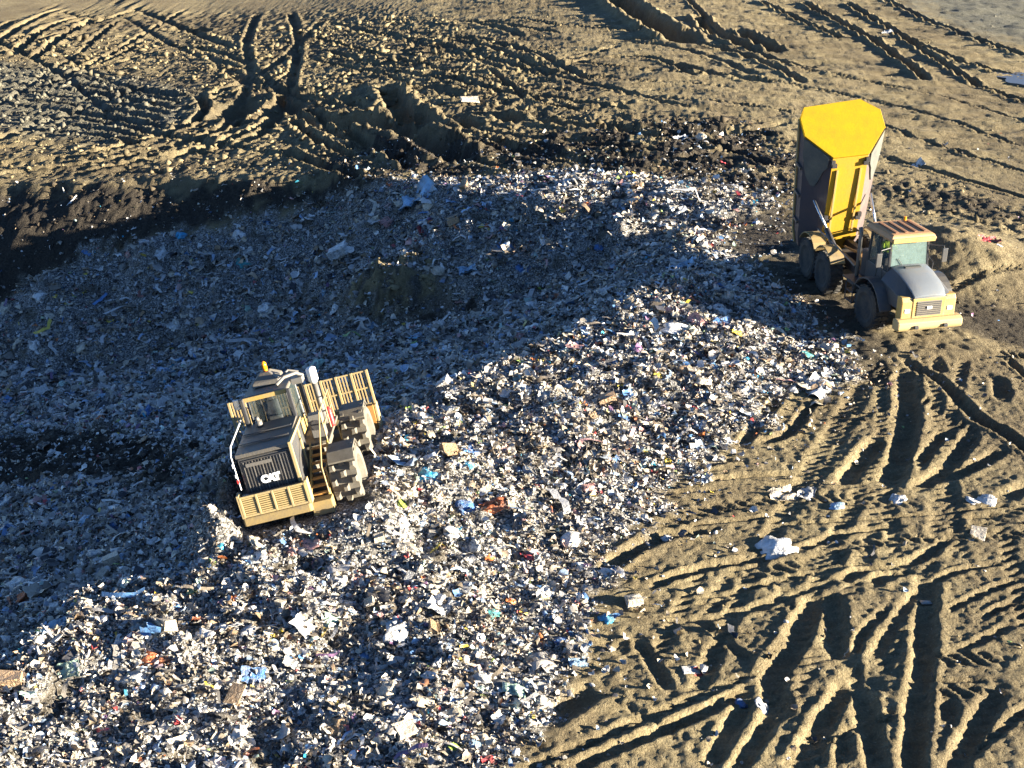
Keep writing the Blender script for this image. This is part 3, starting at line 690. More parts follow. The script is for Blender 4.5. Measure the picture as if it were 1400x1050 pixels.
bump(t, noise(t, 18, 4, .7, N(t, 'ShaderNodeNewGeometry').outputs['Position']), .7, .05, p)
o = scatter('soil_clods', [(TL[q], P[k == q], S[k == q], Rt[k == q], cc[k == q]) for q in range(8)], 'clod'); tag(o, 'broken clods of dry earth scattered over the soil', 'soil', kind='stuff')
# ------------------------------------------------------------------ dump truck
def arc_pts(cy, cz, r, a0, a1, n):
    return [(cy + r * math.cos(a0 + (a1 - a0) * k / (n - 1)), cz + r * math.sin(a0 + (a1 - a0) * k / (n - 1))) for k in range(n)]
truck = empty('dump_truck', Matrix.Translation(TRUCK_POS) @ rz(R(189.4)))
tag(truck, 'six wheeled articulated dump truck with its bright yellow bed raised beside the trash heap', 'truck')
MT = rz(R(4.0)); JY = -1.95
MR = Matrix.Translation((0, 0, 0)) @ MT @ Matrix.Translation((0, JY, 0)) @ rz(R(-4.5))
# wheels
tm = MB(); WR, WW = .82, .58
tm.lathe_x([(-.24, .42), (-.29, .55), (-.28, .70), (-.22, .775), (0, .785), (.22, .775), (.28, .70), (.29, .55), (.24, .42)], 32)
for k in range(24):
    a = 2 * math.pi * k / 24
    for s_ in (-1, 1):
        tm.box(.03 * s_, .27 * s_, -.055, .055, .75, .82, Matrix.Rotation(a + .13 * s_, 4, 'X') @ Matrix.Rotation(.35 * s_, 4, 'Z'))
tyre_me = tm.mesh('tyre'); tyre_me.materials.append(MATS['tyre'])
rm = MB(); rm.lathe_x([(-.2, .43), (.2, .43), (.22, .40), (.10, .36), (.08, .17), (.2, .15), (.22, .02)], 24)
for k in range(10):
    a = 2 * math.pi * k / 10; rm.box(.07, .13, .24 * math.cos(a) - .025, .24 * math.cos(a) + .025, .24 * math.sin(a) - .025, .24 * math.sin(a) + .025)
rim_me = rm.mesh('rim', smooth=False); rim_me.materials.append(MATS['muddy yellow'])
def wheel(M, y, sx, steer=0):
    o = link('wheel', tyre_me, truck); o.matrix_parent_inverse = Matrix(); o.matrix_local = M @ Matrix.Translation((1.16 * sx, y, WR - .05)) @ rz((0 if sx > 0 else math.pi) + steer)
    r_ = link('rim', rim_me, o); return o
for sx in (-1, 1):
    wheel(MT, 0, sx); wheel(MR, -1.65, sx); wheel(MR, -3.35, sx)
# tractor
b = MB(MT); b.box(-.5, .5, -1.9, 1.7, .75, 1.25); b.box(-.95, .95, -.14, .14, .62, .92); b.tube([(0, -1.7, 1.0), (0, -2.1, 1.0)], .3, 14)
b.build('tractor_frame', 'dark steel', truck, .02)
def sec(y, zt, h, hs, zs, zb):
    return [(-hs, y, zb), (-hs, y, zs), (-h, y, zt - .05), (-h * .5, y, zt - .01), (0, y, zt), (h * .5, y, zt - .01), (h, y, zt - .05), (hs, y, zs), (hs, y, zb)]
hd = MB(MT); hd.loft([[(-h, y, z - .05), (-h * .5, y, z - .01), (0, y, z), (h * .5, y, z - .01), (h, y, z - .05), (h, y, z - .12), (-h, y, z - .12)] for y, z, h in ((.18, 2.34, .66), (.7, 2.26, .66), (1.25, 2.09, .64), (1.6, 1.93, .62), (1.78, 1.76, .58))])
hd_o = hd.build('hood', 'hood pale', truck, .02, True)
b = MB(MT); b.box(-.3, .3, .35, .5, 2.29, 2.335); b.build('hood_vent', 'dark panel', hd_o)
for sx in (-1, 1):
    sp_ = MB(MT); sp_.loft([[(sx * h, y, z - .06), (sx * (h + .36), y, zs), (sx * (h + .40), y, 1.22), (sx * (h - .1), y, 1.22)] for y, z, h, zs in ((.18, 2.32, .655, 1.86), (.7, 2.24, .655, 1.80), (1.25, 2.07, .635, 1.68), (1.74, 1.76, .58, 1.55))])
    sp_.build('hood_side', 'dark panel', truck, .015)
    f_ = MB(MT); f_.loft([[(sx * .98, y, z), (sx * 1.44, y, z), (sx * 1.44, y, z + .06), (sx * .98, y, z + .06)] for y, z in [(1.08, .98)] + arc_pts(0, .82, .98, R(40), R(150), 8) + [(-1.0, .95)]])
    f_.build('front_fender', 'dark panel', truck, .01)
    c_ = MB(MT); c_.prism([(1.42, .8), (1.78, .8), (1.78, 1.55), (1.70, 1.70), (1.42, 1.70)], sx * .6, sx * 1.02); c_.build('corner_panel', 'yellow paint', truck, .03)
    h_ = MB(MT); h_.box(sx * .70, sx * .90, 1.76, 1.80, 1.16, 1.30); h_.build('headlight', 'white paint', truck, .015)
    st = MB(MT); st.box(sx * 1.0, sx * 1.42, -1.5, -.98, .55, .62); st.box(sx * 1.0, sx * 1.42, -1.5, -.98, .92, .98); st.box(sx * 1.0, sx * 1.42, -1.5, -.98, 1.24, 1.32); st.tube([(sx * 1.42, -.98, .55), (sx * 1.42, -.98, 1.28)], .025, 6); st.tube([(sx * 1.42, -1.5, .55), (sx * 1.42, -1.5, 1.28)], .025, 6)
    st.build('step', 'dark steel', truck)
b = MB(MT); b.box(-.62, .62, 1.6, 1.8, .82, 1.66); b.build('fascia', 'yellow paint', truck, .03)
g_ = MB(MT); g_.box(-.47, .47, 1.74, 1.815, 1.02, 1.56); g_o = g_.build('grille', 'hood grey', truck, .01)
for k in range(7):
    b = MB(MT); z = 1.07 + .07 * k; b.box(-.45, .45, 1.81, 1.835, z, z + .028); b.build('slat', 'dark steel', g_o)
b = MB(MT); b.box(-.09, .09, 1.836, 1.85, 1.27, 1.37); b.build('badge', 'letter white', g_o)
b = MB(MT); b.prism([(1.62, .58), (2.0, .58), (2.06, .70), (2.04, .9), (1.9, .97), (1.62, .97)], -1.22, 1.22); b.build('bumper', 'pale yellow', truck, .05)
for sx in (-.55, .55):
    b = MB(MT); b.box(sx - .08, sx + .08, 2.0, 2.12, .66, .78); b.build('tow_hook', 'dark steel', truck, .02)
# cab
b = MB(MT); b.box(-.78, .78, -1.4, .16, 1.2, 2.05); b.build('cab_base', 'dark panel', truck, .03)
for sx in (-1, 1):
    for y, yt in ((.14, .02), (-1.34, -1.3)):
        b = MB(MT); b.tube([(sx * .74, y, 2.0), (sx * .70, yt, 3.22)], .05, 6); b.build('cab_pillar', 'dark steel', truck)
    b = MB(MT); b.tube([(sx * .76, -.55, 2.0), (sx * .72, -.6, 3.22)], .035, 6); b.build('cab_pillar', 'dark steel', truck)
    b = MB(MT); b.add([(sx * .755, -1.3, 2.05), (sx * .755, .08, 2.05), (sx * .715, .0, 3.2), (sx * .715, -1.27, 3.2), (sx * .74, -1.3, 2.05), (sx * .74, .08, 2.05), (sx * .70, .0, 3.2), (sx * .70, -1.27, 3.2)], [(0, 1, 2, 3), (7, 6, 5, 4), (0, 4, 5, 1), (1, 5, 6, 2), (2, 6, 7, 3), (3, 7, 4, 0)]); b.build('side_window', 'cab glass', truck)
b = MB(MT); b.add([(-.68, .17, 2.06), (.68, .17, 2.06), (.65, .05, 3.2), (-.65, .05, 3.2), (-.68, .15, 2.06), (.68, .15, 2.06), (.65, .03, 3.2), (-.65, .03, 3.2)], [(0, 1, 2, 3), (7, 6, 5, 4), (0, 4, 5, 1), (1, 5, 6, 2), (2, 6, 7, 3), (3, 7, 4, 0)]); ws = b.build('windscreen', 'sky toned windscreen', truck)
b = MB(MT); b.tube([(.1, .19, 2.08), (.42, .15, 2.55)], .012, 6); b.build('wiper', 'dark steel', ws)
b = MB(MT); b.box(-.66, .66, -1.38, -1.36, 2.1, 3.15); b.build('rear_window', 'cab glass', truck)
rf = MB(MT); rf.loft([[(-w_, y0, z), (w_, y0, z), (w_, y1, z), (-w_, y1, z)] for w_, y0, y1, z in ((.84, -1.5, .30, 3.2), (.86, -1.52, .33, 3.28), (.80, -1.45, .26, 3.40), (.72, -1.38, .18, 3.44))]); rf_o = rf.build('roof', 'pinkish roof', truck, .02)
for k in range(4):
    b = MB(MT); x = -.54 + .36 * k; b.box(x - .05, x + .05, -1.2, .05, 3.44, 3.475); b.build('roof_rib', 'rust brown', rf_o, .01)
b = MB(MT); b.box(-.80, .80, .27, .36, 3.17, 3.33); b.build('visor', 'yellow paint', rf_o, .015)
b = MB(MT); b.tube([(-.5, -1.3, 3.44), (-.5, -1.3, 3.58)], .05, 8); b.build('roof_beacon', 'beacon amber', rf_o)
b = MB(MT); b.box(.08, .60, -1.05, -.6, 2.0, 2.35); b.box(.10, .58, -1.12, -.98, 2.3, 3.0); b.build('driver_seat', 'interior', truck, .03)
b = MB(MT); b.tube([(.34 + .19 * math.cos(a), -.22 + .06 * math.sin(a), 2.45 + .17 * math.sin(a)) for a in np.linspace(0, 2 * math.pi, 17)], .018, 6); b.tube([(.34, -.22, 2.45), (.34, .0, 2.1)], .03, 6); b.build('steering_wheel', 'dark steel', truck)
for sx in (-1, 1):
    b = MB(MT); b.tube([(sx * .75, .1, 2.95), (sx * 1.2, .3, 2.95), (sx * 1.25, .3, 2.8)], .018, 6); a_ = b.build('mirror_arm', 'dark steel', truck)
    b = MB(MT); b.box(sx * 1.16, sx * 1.36, .27, .34, 2.35, 2.85); b.build('mirror', 'dark panel', a_, .02)
    b = MB(MT); b.tube([(sx * .95, .1, 1.6), (sx * .98, .1, 2.3), (sx * .98, -.2, 2.4), (sx * .96, -.35, 1.7)], .018, 6); b.build('grab_rail', 'dark steel', truck)
    b = MB(MT); b.box(sx * .80, sx * 1.42, -1.85, .02, 1.3, 1.36); b.build('side_deck', 'dark steel', truck, .01)
b = MB(MT); b.tube([(.98, -1.62, 1.3), (.98, -1.62, 3.0), (.98, -1.72, 3.15)], .07, 10); b.build('exhaust_stack', 'steel grey', truck, 0, True)
b = MB(MT); b.box(-.7, .7, -1.9, -1.45, 1.25, 2.3); b.build('engine_guard', 'dark steel', truck, .03)
# rear frame
b = MB(MR)
for sx in (-1, 1): b.box(sx * .34, sx * .56, -4.75, .25, 1.0, 1.34)
b.box(-.5, .5, -.3, .3, .7, 1.3); b.box(-.5, .5, -2.7, -2.3, .9, 1.3); b.box(-.5, .5, -4.75, -4.5, 1.0, 1.45)
b.box(-.9, .9, -1.78, -1.52, .62, .92); b.box(-.9, .9, -3.48, -3.22, .62, .92)
b.build('rear_frame', 'dark steel', truck, .02)
b = MB(MR); b.box(-.30, .30, -1.2, .0, 1.3, 1.62); b.tube([(-.2, -.6, 1.66), (.1, -1.8, 1.5), (.2, -2.6, 1.45)], .05, 8); b.tube([(.15, -.3, 1.7), (-.1, -1.4, 1.7)], .035, 8); b.build('hydraulic_pack', 'orange paint', truck, .02)
for sx in (-1, 1):
    for yc in (-1.65, -3.35):
        f_ = MB(MR); f_.loft([[(sx * .88, y, z), (sx * 1.46, y, z), (sx * 1.46, y, z + .05), (sx * .88, y, z + .05)] for y, z in arc_pts(yc, .8, .98, R(35), R(145), 8)]); f_.build('mudguard', 'muddy yellow', truck, .01)
# tipping body: origin at the hinge, y along the bed, z out of the bed
HY, HZ, TILT = -3.72, 1.40, R(76)
MBD = MR @ Matrix.Translation((0, HY, HZ)) @ Matrix.Rotation(R(4), 4, 'Y') @ Matrix.Rotation(TILT, 4, 'X')
BL = 3.6; LEAN = R(33)
rows = [(-.75, .34, .66, 1.26, .92, 1.22), (-.1, .05, .72, 1.36, .86, 1.32), (BL, .0, .70, 1.55, 1.02 * math.cos(LEAN), 1.76 * math.cos(LEAN))]   # y, floor z, floor half, side half, chine z, top z
def fy(y, z): return y + (z * math.tan(LEAN) if y == BL else 0)
bl = MB(MBD); bl.loft([[(-fw, y, fz), (fw, y, fz), (fw, y, fz + .08), (-fw, y, fz + .08)] for y, fz, fw, *_ in rows]); body = bl.build('tipper_floor', 'belly yellow', truck, .01)
for sx in (-1, 1):
    s_ = MB(MBD); s_.loft([[(sx * fw, fy(y, fz), fz), (sx * hw_, fy(y, cz), cz), (sx * hw_, fy(y, tz), tz), (sx * (hw_ - .07), fy(y, tz), tz), (sx * (hw_ - .07), fy(y, cz), cz + .03), (sx * (fw - .02), fy(y, fz), fz + .09)] for y, fz, fw, hw_, cz, tz in rows]); so = s_.build('tipper_side', 'shade toned flank' if sx > 0 else 'sun toned flank', truck, .01)  # dark bed paint, toned for shade on one side, sun on the other
    r_ = MB(MBD); r_.loft([[(sx * (hw_ - .09), fy(y, tz), tz - .02), (sx * (hw_ + .06), fy(y, tz), tz - .02), (sx * (hw_ + .06), fy(y, tz), tz + .12), (sx * (hw_ - .09), fy(y, tz), tz + .12)] for y, fz, fw, hw_, cz, tz in rows]); r_.build('top_rail', 'muddy yellow', so, .015)
    for yy in (.4, 1.6, 2.8):
        q = MB(MBD); k_ = yy / BL; xr = 1.36 + .19 * (yy + .1) / (BL + .1); q.box(sx * (xr - .04), sx * (xr + .08), yy - .06, yy + .06, .88, 1.36); q.build('side_rib', 'dark panel', so, .01)
    # added plate, its grey standing in for recess shading next to the headboard
    def slope_pt(yy, t, off=.02):
        k0 = (yy + .1) / (BL + .1); x0, z0, x1, z1 = .70, 0.0, 1.36 + .185 * k0, .86 * (1 - k0) + 1.02 * math.cos(LEAN) * k0; yy = yy + t * z1 * math.tan(LEAN) * k0 ** 3
        nx_, nz_ = (z1 - z0), -(x1 - x0); l_ = math.hypot(nx_, nz_)
        return (sx * (x0 + (x1 - x0) * t + nx_ / l_ * off), yy, z0 + (z1 - z0) * t + nz_ / l_ * off)
    prof = [(BL - .02, .10), (BL - .02, 1.0), (BL - .55, 1.0), (BL - 1.15, .86), (BL - 1.42, .66), (BL - 1.40, .50), (BL - 1.05, .36), (BL - .75, .28), (BL - .45, .12)]
    n_ = len(prof); q = MB(MBD); q.add([slope_pt(a, t_, .0) for a, t_ in prof] + [slope_pt(a, t_, .07) for a, t_ in prof], [tuple(range(n_)), tuple(range(2 * n_ - 1, n_ - 1, -1))] + [(i, n_ + i, n_ + (i + 1) % n_, (i + 1) % n_) for i in range(n_)]); q.build('shading_plate', 'shading grey', so)
hb = [(.70, 0), (1.57, 1.02), (1.57, 1.78), (1.32, 2.22), (-.92, 2.32), (-1.57, 1.80), (-1.57, 1.02), (-.70, 0)]
MHB = MBD @ Matrix.Translation((0, BL, .0)) @ Matrix.Rotation(-LEAN, 4, 'X')
n_ = len(hb); q = MB(MHB); q.add([(x, 0, z) for x, z in hb] + [(x, .09, z) for x, z in hb], [tuple(range(n_)), tuple(range(2 * n_ - 1, n_ - 1, -1))] + [(i, n_ + i, n_ + (i + 1) % n_, (i + 1) % n_) for i in range(n_)]); hbo = q.build('headboard', 'bright yellow paint', truck, .012)
q = MB(MHB); q.tube([(x, .05, z) for x, z in hb[1:7]], .045, 6); q.build('headboard_rim', 'bright yellow paint', hbo)
for sx in (-1, 1):
    for yy in (BL - .2, 1.0):
        q = MB(MBD); q.box(sx * .52, sx * .72, yy - .16, yy, -.10, .0); q.box(sx * .60, sx * .76, yy - .05, yy + .14, -.09, .02); q.build('bracket', 'dark steel', body, .01)
    q = MB(MBD); q.box(sx * .42, sx * .50, .3, BL - .5, -.05, .002); q.build('floor_rib', 'yellow paint', body, .008)
    lo_ = MR @ Vector((sx * .78, -1.35, 1.15)); hi_ = MBD @ Vector((sx * 1.14, 1.75, .22))
    mid_ = lo_ + (hi_ - lo_) * .55
    q = MB(); q.tube([lo_, mid_], .105, 12); cyl = q.build('hoist_cylinder', 'dark steel', truck, 0, True)
    q = MB(); q.tube([mid_, hi_], .055, 10); q.build('hoist_rod', 'chrome', cyl, 0, True)
    q = MB(); q.tube([MR @ Vector((sx * .92, .1, 1.62)), MR @ Vector((sx * 1.0, -1.7, 1.86)), MR @ Vector((sx * .98, -3.5, 1.9)), MR @ Vector((sx * .9, HY, HZ + .25))], .035, 6); q.build('guard_cable', 'steel grey', truck)
# driver of the truck
def person(name, root_M, verts, edges, radii, mats):
    me_ = bpy.data.meshes.new(name); me_.from_pydata([tuple(v) for v in verts], edges, []); o_ = bpy.data.objects.new(name, me_); col.objects.link(o_)
    o_.matrix_world = root_M
    md = o_.modifiers.new('skin', 'SKIN'); md.use_smooth_shade = True
    for k_, r_ in enumerate(radii): me_.skin_vertices[0].data[k_].radius = (r_, r_)
    me_.skin_vertices[0].data[0].use_root = True
    o_.modifiers.new('sub', 'SUBSURF').levels = 1; o_.modifiers['sub'].render_levels = 1
    dg = bpy.context.evaluated_depsgraph_get(); m2 = bpy.data.meshes.new_from_object(o_.evaluated_get(dg)); bpy.data.objects.remove(o_)
    ob = link(name, m2); ob.matrix_world = root_M
    m2.materials.clear()
    for mm_ in mats: m2.materials.append(MATS[mm_])
    return ob
pv = [(0, 0, .10), (0, .0, .30), (0, .0, .52), (0, .01, .62), (0, .03, .72), (0, .03, .82)]; pe = [(0, 1), (1, 2), (2, 3), (3, 4), (4, 5)]; pr = [.15, .15, .15, .06, .095, .08]
for sx in (-1, 1):
    b0 = len(pv)
    pv += [(sx * .17, .0, .52), (sx * .25, .12, .33), (sx * .17, .40, .36), (sx * .16, .46, .38)]; pr += [.065, .048, .036, .034]; pe += [(2, b0), (b0, b0 + 1), (b0 + 1, b0 + 2), (b0 + 2, b0 + 3)]
    for q in range(5):
        c = len(pv); off = (q - 2) * .02; ln = (.05, .075, .082, .076, .06)[q]
        pv += [(sx * .16 + off, .50 if q else .47, .385), (sx * .16 + off * 1.1, .46 + ln, .36 - .01 * q)]; pr += [.01, .008]; pe += [(b0 + 3, c), (c, c + 1)]
    b1 = len(pv); pv += [(sx * .1, .08, .08), (sx * .13, .45, .10), (sx * .13, .50, -.32), (sx * .13, .62, -.36)]; pr += [.095, .07, .05, .04]; pe += [(0, b1), (b1, b1 + 1), (b1 + 1, b1 + 2), (b1 + 2, b1 + 3)]
TW = truck.matrix_world @ MT
drv = person('person', TW @ Matrix.Translation((.34, -.80, 2.33)), pv, pe, pr, ['hi vis', 'skin', 'trousers'])
for q in drv.data.polygons:
    c = q.center; q.material_index = 1 if (c.z > .62 or (c.y > .43 and c.z > .28)) else (2 if (c.z < .17) else 0)
tag(drv, 'driver in a lime hi-vis jacket sitting behind the windscreen of the dump truck', 'person')
fm = MB(); fm.loft([[(.094 * s_ * math.cos(a), .03 + .105 * s_ * math.sin(a), .80 + z_) for a in np.linspace(0, 2 * math.pi, 13)[:-1]] for z_, s_ in ((-.01, 1.02), (.05, .98), (.09, .75), (.115, .3))]); fm.build('hair', 'dark steel', drv, 0, True)
fm = MB(); fm.tube([(0, .125, .77), (0, .145, .735), (0, .12, .73)], .014, 6); fm.build('nose', 'skin', drv)
for sx in (-1, 1):
    fm = MB(); fm.tube([(sx * .036, .115, .772), (sx * .036, .126, .772)], .012, 6); fm.build('eye', 'dark steel', drv)
    fm = MB(); fm.tube([(sx * .09, .03, .74), (sx * .105, .025, .78)], .016, 6); fm.build('ear', 'skin', drv)
fm = MB(); fm.tube([(-.03, .115, .69), (0, .122, .688), (.03, .115, .69)], .007, 6); fm.build('mouth', 'red paint', drv)

# ------------------------------------------------------------------ landfill compactor
comp = empty('landfill_compactor', COMP_M)
tag(comp, 'yellow landfill compactor with spiked steel wheels and barred front blade, seen from behind', 'compactor')
SC = Matrix.Scale(COMP_S, 4)
def cb(): return MB(SC)
def P(mb, name, mat, parent=comp, bev=0.0, smooth=False): return mb.build(name, mat, parent, bev, smooth)
b = cb(); b.box(-.85, .85, -3.75, -.25, .75, 1.35); b.tube([(0, -.4, 1.05), (0, .5, 1.05)], .32, 14); P(b, 'rear_frame', 'muddy steel', bev=.03)
b = cb(); b.box(-.8, .8, .35, 3.0, .75, 1.45); b.box(-.5, .5, 2.6, 3.6, .7, 1.1); P(b, 'front_frame', 'muddy steel', bev=.03)
b = cb(); b.prism([(-4.08, .86), (-3.6, .72), (-3.6, 1.12), (-4.08, 1.12)], -1.08, 1.0); P(b, 'counterweight', 'muddy yellow', bev=.04)
# rear guard with slats
b = cb()
for z in (1.16, 1.76): b.box(-1.04, 1.04, -4.06, -3.98, z - .035, z + .035)
for k in range(5): x = -1 + .5 * k; b.box(x - .035, x + .035, -4.065, -3.985, 1.13, 1.79)
b.box(-1.09, -1.0, -4.06, -3.7, 1.1, 1.85); b.box(1.0, 1.09, -4.06, -3.7, 1.1, 1.85)
rg = P(b, 'rear_guard', 'pale yellow', bev=.01)
sl = cb(); sl.box(-.2, .2, -4.04, -4.0, -.022, .022); sm_ = sl.mesh('slat'); sm_.materials.append(MATS['pale yellow'])
for c_ in range(4):
    for k in range(8):
        o_ = link('slat', sm_, rg); o_.location = ((-.75 + .5 * c_) * COMP_S, 0, (1.22 + .067 * k) * COMP_S)
b = cb(); b.box(-.95, .95, -3.93, -3.72, 1.14, 1.75); P(b, 'radiator_core', 'dark steel')
# engine enclosure
b = cb(); b.prism([(-3.62, 1.35), (-3.62, 2.80), (-3.5, 2.90), (-1.15, 3.05), (-1.15, 1.35)], -.82, .82); eng = P(b, 'engine_enclosure', 'dark panel', bev=.03)
b = cb(); b.prism([(-3.66, 2.86), (-3.60, 2.96), (-1.12, 3.11), (-1.12, 3.05)], -.86, .80); hdo = P(b, 'hood', 'hood grey', bev=.015)
for y_ in (-2.9, -2.1):
    b = cb(); b.box(-.8, .74, y_ - .05, y_ + .05, 3.0 + (y_ + 3.6) * .06, 3.03 + (y_ + 3.6) * .06); P(b, 'hood_seam', 'dark panel', hdo)
b = cb(); b.tube([(-.35, -1.5, 3.1), (-.35, -1.5, 3.3)], .11, 10); b.tube([(-.35, -1.5, 3.3), (-.35, -1.62, 3.42)], .07, 8); P(b, 'exhaust_outlet', 'steel grey', bev=0, smooth=True)
b = cb(); b.box(-.72, .72, -3.68, -3.63, 1.45, 2.76); scr = P(b, 'radiator_screen', 'dark steel')
for k in range(15):
    b = cb(); x = -.66 + .094 * k; b.box(x - .012, x + .012, -3.70, -3.682, 1.48, 2.72); P(b, 'screen_bar', 'dark panel' if k % 3 else 'steel grey', scr)
b = cb(); b.box(-.6, .2, -3.72, -3.70, 2.55, 2.66); P(b, 'screen_brace', 'steel grey', scr)
cu = bpy.data.curves.new('lettering', 'FONT'); cu.body = 'CAT'; cu.size = .30 * COMP_S; cu.align_x = 'CENTER'; cu.extrude = .012; cu.offset = .02; cu.space_character = .92
to = bpy.data.objects.new('lettering', cu); col.objects.link(to); dg = bpy.context.evaluated_depsgraph_get(); tme = bpy.data.meshes.new_from_object(to.evaluated_get(dg)); bpy.data.objects.remove(to)
tme.materials.clear(); tme.materials.append(MATS['letter white'])
lt = link('lettering', tme, scr); lt.location = (.02 * COMP_S, -3.725 * COMP_S, 1.98 * COMP_S); lt.rotation_euler = (math.pi / 2, 0, 0)
b = cb(); b.box(.80, .90, -3.72, -1.1, 2.92, 3.02); b.box(.80, .90, -3.72, -3.62, 1.35, 2.95); b.box(.82, .88, -2.0, -1.9, 1.35, 2.95); P(b, 'side_beam', 'pale yellow', bev=.01)
b = cb(); b.tube([(-.95, -3.7, 1.9), (-.95, -3.7, 3.0), (-.95, -3.4, 3.2), (-.95, -1.2, 3.35)], .022, 6); P(b, 'handrail', 'white paint')
b = cb(); b.box(-1.0, -.94, -3.74, -3.66, 2.3, 2.42); b.box(-1.0, -.94, -3.74, -3.66, 2.62, 2.76); P(b, 'work_light', 'white paint', bev=.01)
b = cb(); b.box(-1.0, -.93, -3.74, -3.66, 2.12, 2.24); P(b, 'tail_light', 'red paint', bev=.01)
# platform, cab
b = cb(); b.box(-1.2, 1.58, -1.15, 1.5, 1.95, 2.05); b.box(-1.2, 1.3, -1.0, 1.3, 1.4, 1.95); P(b, 'platform', 'muddy steel', bev=.02)
b = cb(); b.box(-.66, .66, -.95, .85, 2.05, 2.55); P(b, 'cab_base', 'yellow paint', bev=.03)
for sx in (-1, 1):
    for y_ in (-.92, .82):
        b = cb(); b.tube([(sx * .64, y_, 2.5), (sx * .62, y_ * .96, 3.9)], .045, 6); P(b, 'cab_pillar', 'dark steel')
    b = cb(); b.box(sx * .625, sx * .645, -.88, .8, 2.55, 3.88); P(b, 'side_window', 'cab glass')
b = cb(); b.box(-.6, .6, -.945, -.925, 2.5, 3.88); P(b, 'rear_window', 'cab glass')
b = cb(); b.box(-.6, .6, .81, .83, 2.5, 3.88); P(b, 'windscreen', 'cab glass')
b = cb(); b.box(-.25, .25, -.5, -.05, 2.55, 2.85); b.prism([(-.62, 2.8), (-.45, 2.8), (-.52, 3.62), (-.66, 3.62)], -.24, .24); b.box(-.13, .13, -.64, -.54, 3.62, 3.82); P(b, 'seat', 'seat fabric', bev=.04)
b = cb(); b.loft([[(-x_, y0, z), (x_, y0, z), (x_, y1, z), (-x_, y1, z)] for x_, y0, y1, z in ((.72, -1.08, .95, 3.9), (.74, -1.1, .97, 3.98), (.70, -1.05, .9, 4.02))]); rfo = P(b, 'roof', 'hood grey', bev=.015)
b = cb(); b.box(-.72, .72, -1.14, -1.085, 3.86, 4.0); P(b, 'roof_trim', 'yellow paint', rfo, bev=.01)
b = cb(); b.loft([[(-x_ - .05, y0, z), (x_ - .05, y0, z), (x_ - .05, y1, z), (-x_ - .05, y1, z)] for x_, y0, y1, z in ((.45, -.35, .75, 4.05), (.42, -.3, .7, 4.18), (.14, .0, .35, 4.42))]); P(b, 'roof_unit', 'hood grey', rfo, bev=.02)
b = cb(); b.tube([(-.02, .15, 4.40), (-.02, .15, 4.5)], .075, 10); b.tube([(-.02, .15, 4.5), (-.02, .15, 4.68), (-.02, .15, 4.74)], [.085, .08, .03], 10); P(b, 'beacon', 'beacon amber', rfo, smooth=True)
b = cb(); b.tube([(.35, -.7, 4.08), (.6, -.5, 4.22), (.95, -.2, 4.2), (1.1, .1, 4.0)], .06, 8); b.tube([(.3, -.3, 4.1), (.7, .0, 4.3), (1.0, .1, 4.15)], .04, 8); b.box(.75, 1.12, -.3, .2, 3.85, 4.05); P(b, 'air_intake', 'steel grey', bev=.01)
for y_, yb in ((-1.0, -1.25), (.9, 1.1)):
    for sx in (-1, 1):
        b = cb(); b.box(sx * .70, sx * .82, min(y_, yb) , min(y_, yb) + .14, 2.05, 4.0); P(b, 'roll_bar', 'dark steel', bev=.02)
b = cb(); b.tube([(1.28, .75, 2.05), (1.28, .75, 3.55)], .10, 12); stk = P(b, 'exhaust_stack', 'steel grey', smooth=True)
b = cb(); b.tube([(1.28, .75, 3.5), (1.28, .75, 3.62), (1.28, .75, 4.0), (1.28, .75, 4.06)], [.10, .17, .17, .08], 14); P(b, 'precleaner', 'white paint', stk, smooth=True)
b = cb(); b.box(1.0, 1.46, -.75, -.35, 2.05, 2.85); acu = P(b, 'condenser_unit', 'steel grey', bev=.03)
b = cb(); b.tube([(1.23, -.78, 2.5), (1.23, -.74, 2.5)], .17, 18); P(b, 'fan', 'dark steel', acu)
b = cb(); b.tube([(1.55, .3, 2.05), (1.55, .3, 2.12), (1.55, .3, 2.62), (1.55, .3, 2.72)], [.09, .1, .1, .04], 12); P(b, 'fire_extinguisher', 'red paint', smooth=True)
b = cb(); b.tube([(-.6, -1.0, 3.6), (-1.0, -.8, 3.75)], .02, 6); ma = P(b, 'mirror_arm', 'dark steel')
b = cb(); b.box(-1.12, -.92, -.84, -.78, 3.6, 3.95); P(b, 'mirror', 'chrome', ma, bev=.02)
b = cb()
for pts_ in ([(1.5, -1.1, 2.05), (1.5, -1.1, 3.0), (1.5, 1.4, 3.0), (1.5, 1.4, 2.05)], [(1.5, -1.1, 2.5), (1.5, 1.4, 2.5)], [(1.5, .2, 2.05), (1.5, .2, 3.0)]): b.tube(pts_, .025, 6)
P(b, 'handrail', 'pale yellow')
b = cb()
for pts_ in ([(-1.28, -1.1, 2.05), (-1.28, -1.1, 3.0), (-1.28, 1.4, 3.0), (-1.28, 1.4, 2.05)], [(-1.28, -1.1, 2.5), (-1.28, 1.4, 2.5)]): b.tube(pts_, .025, 6)
P(b, 'handrail', 'pale yellow')
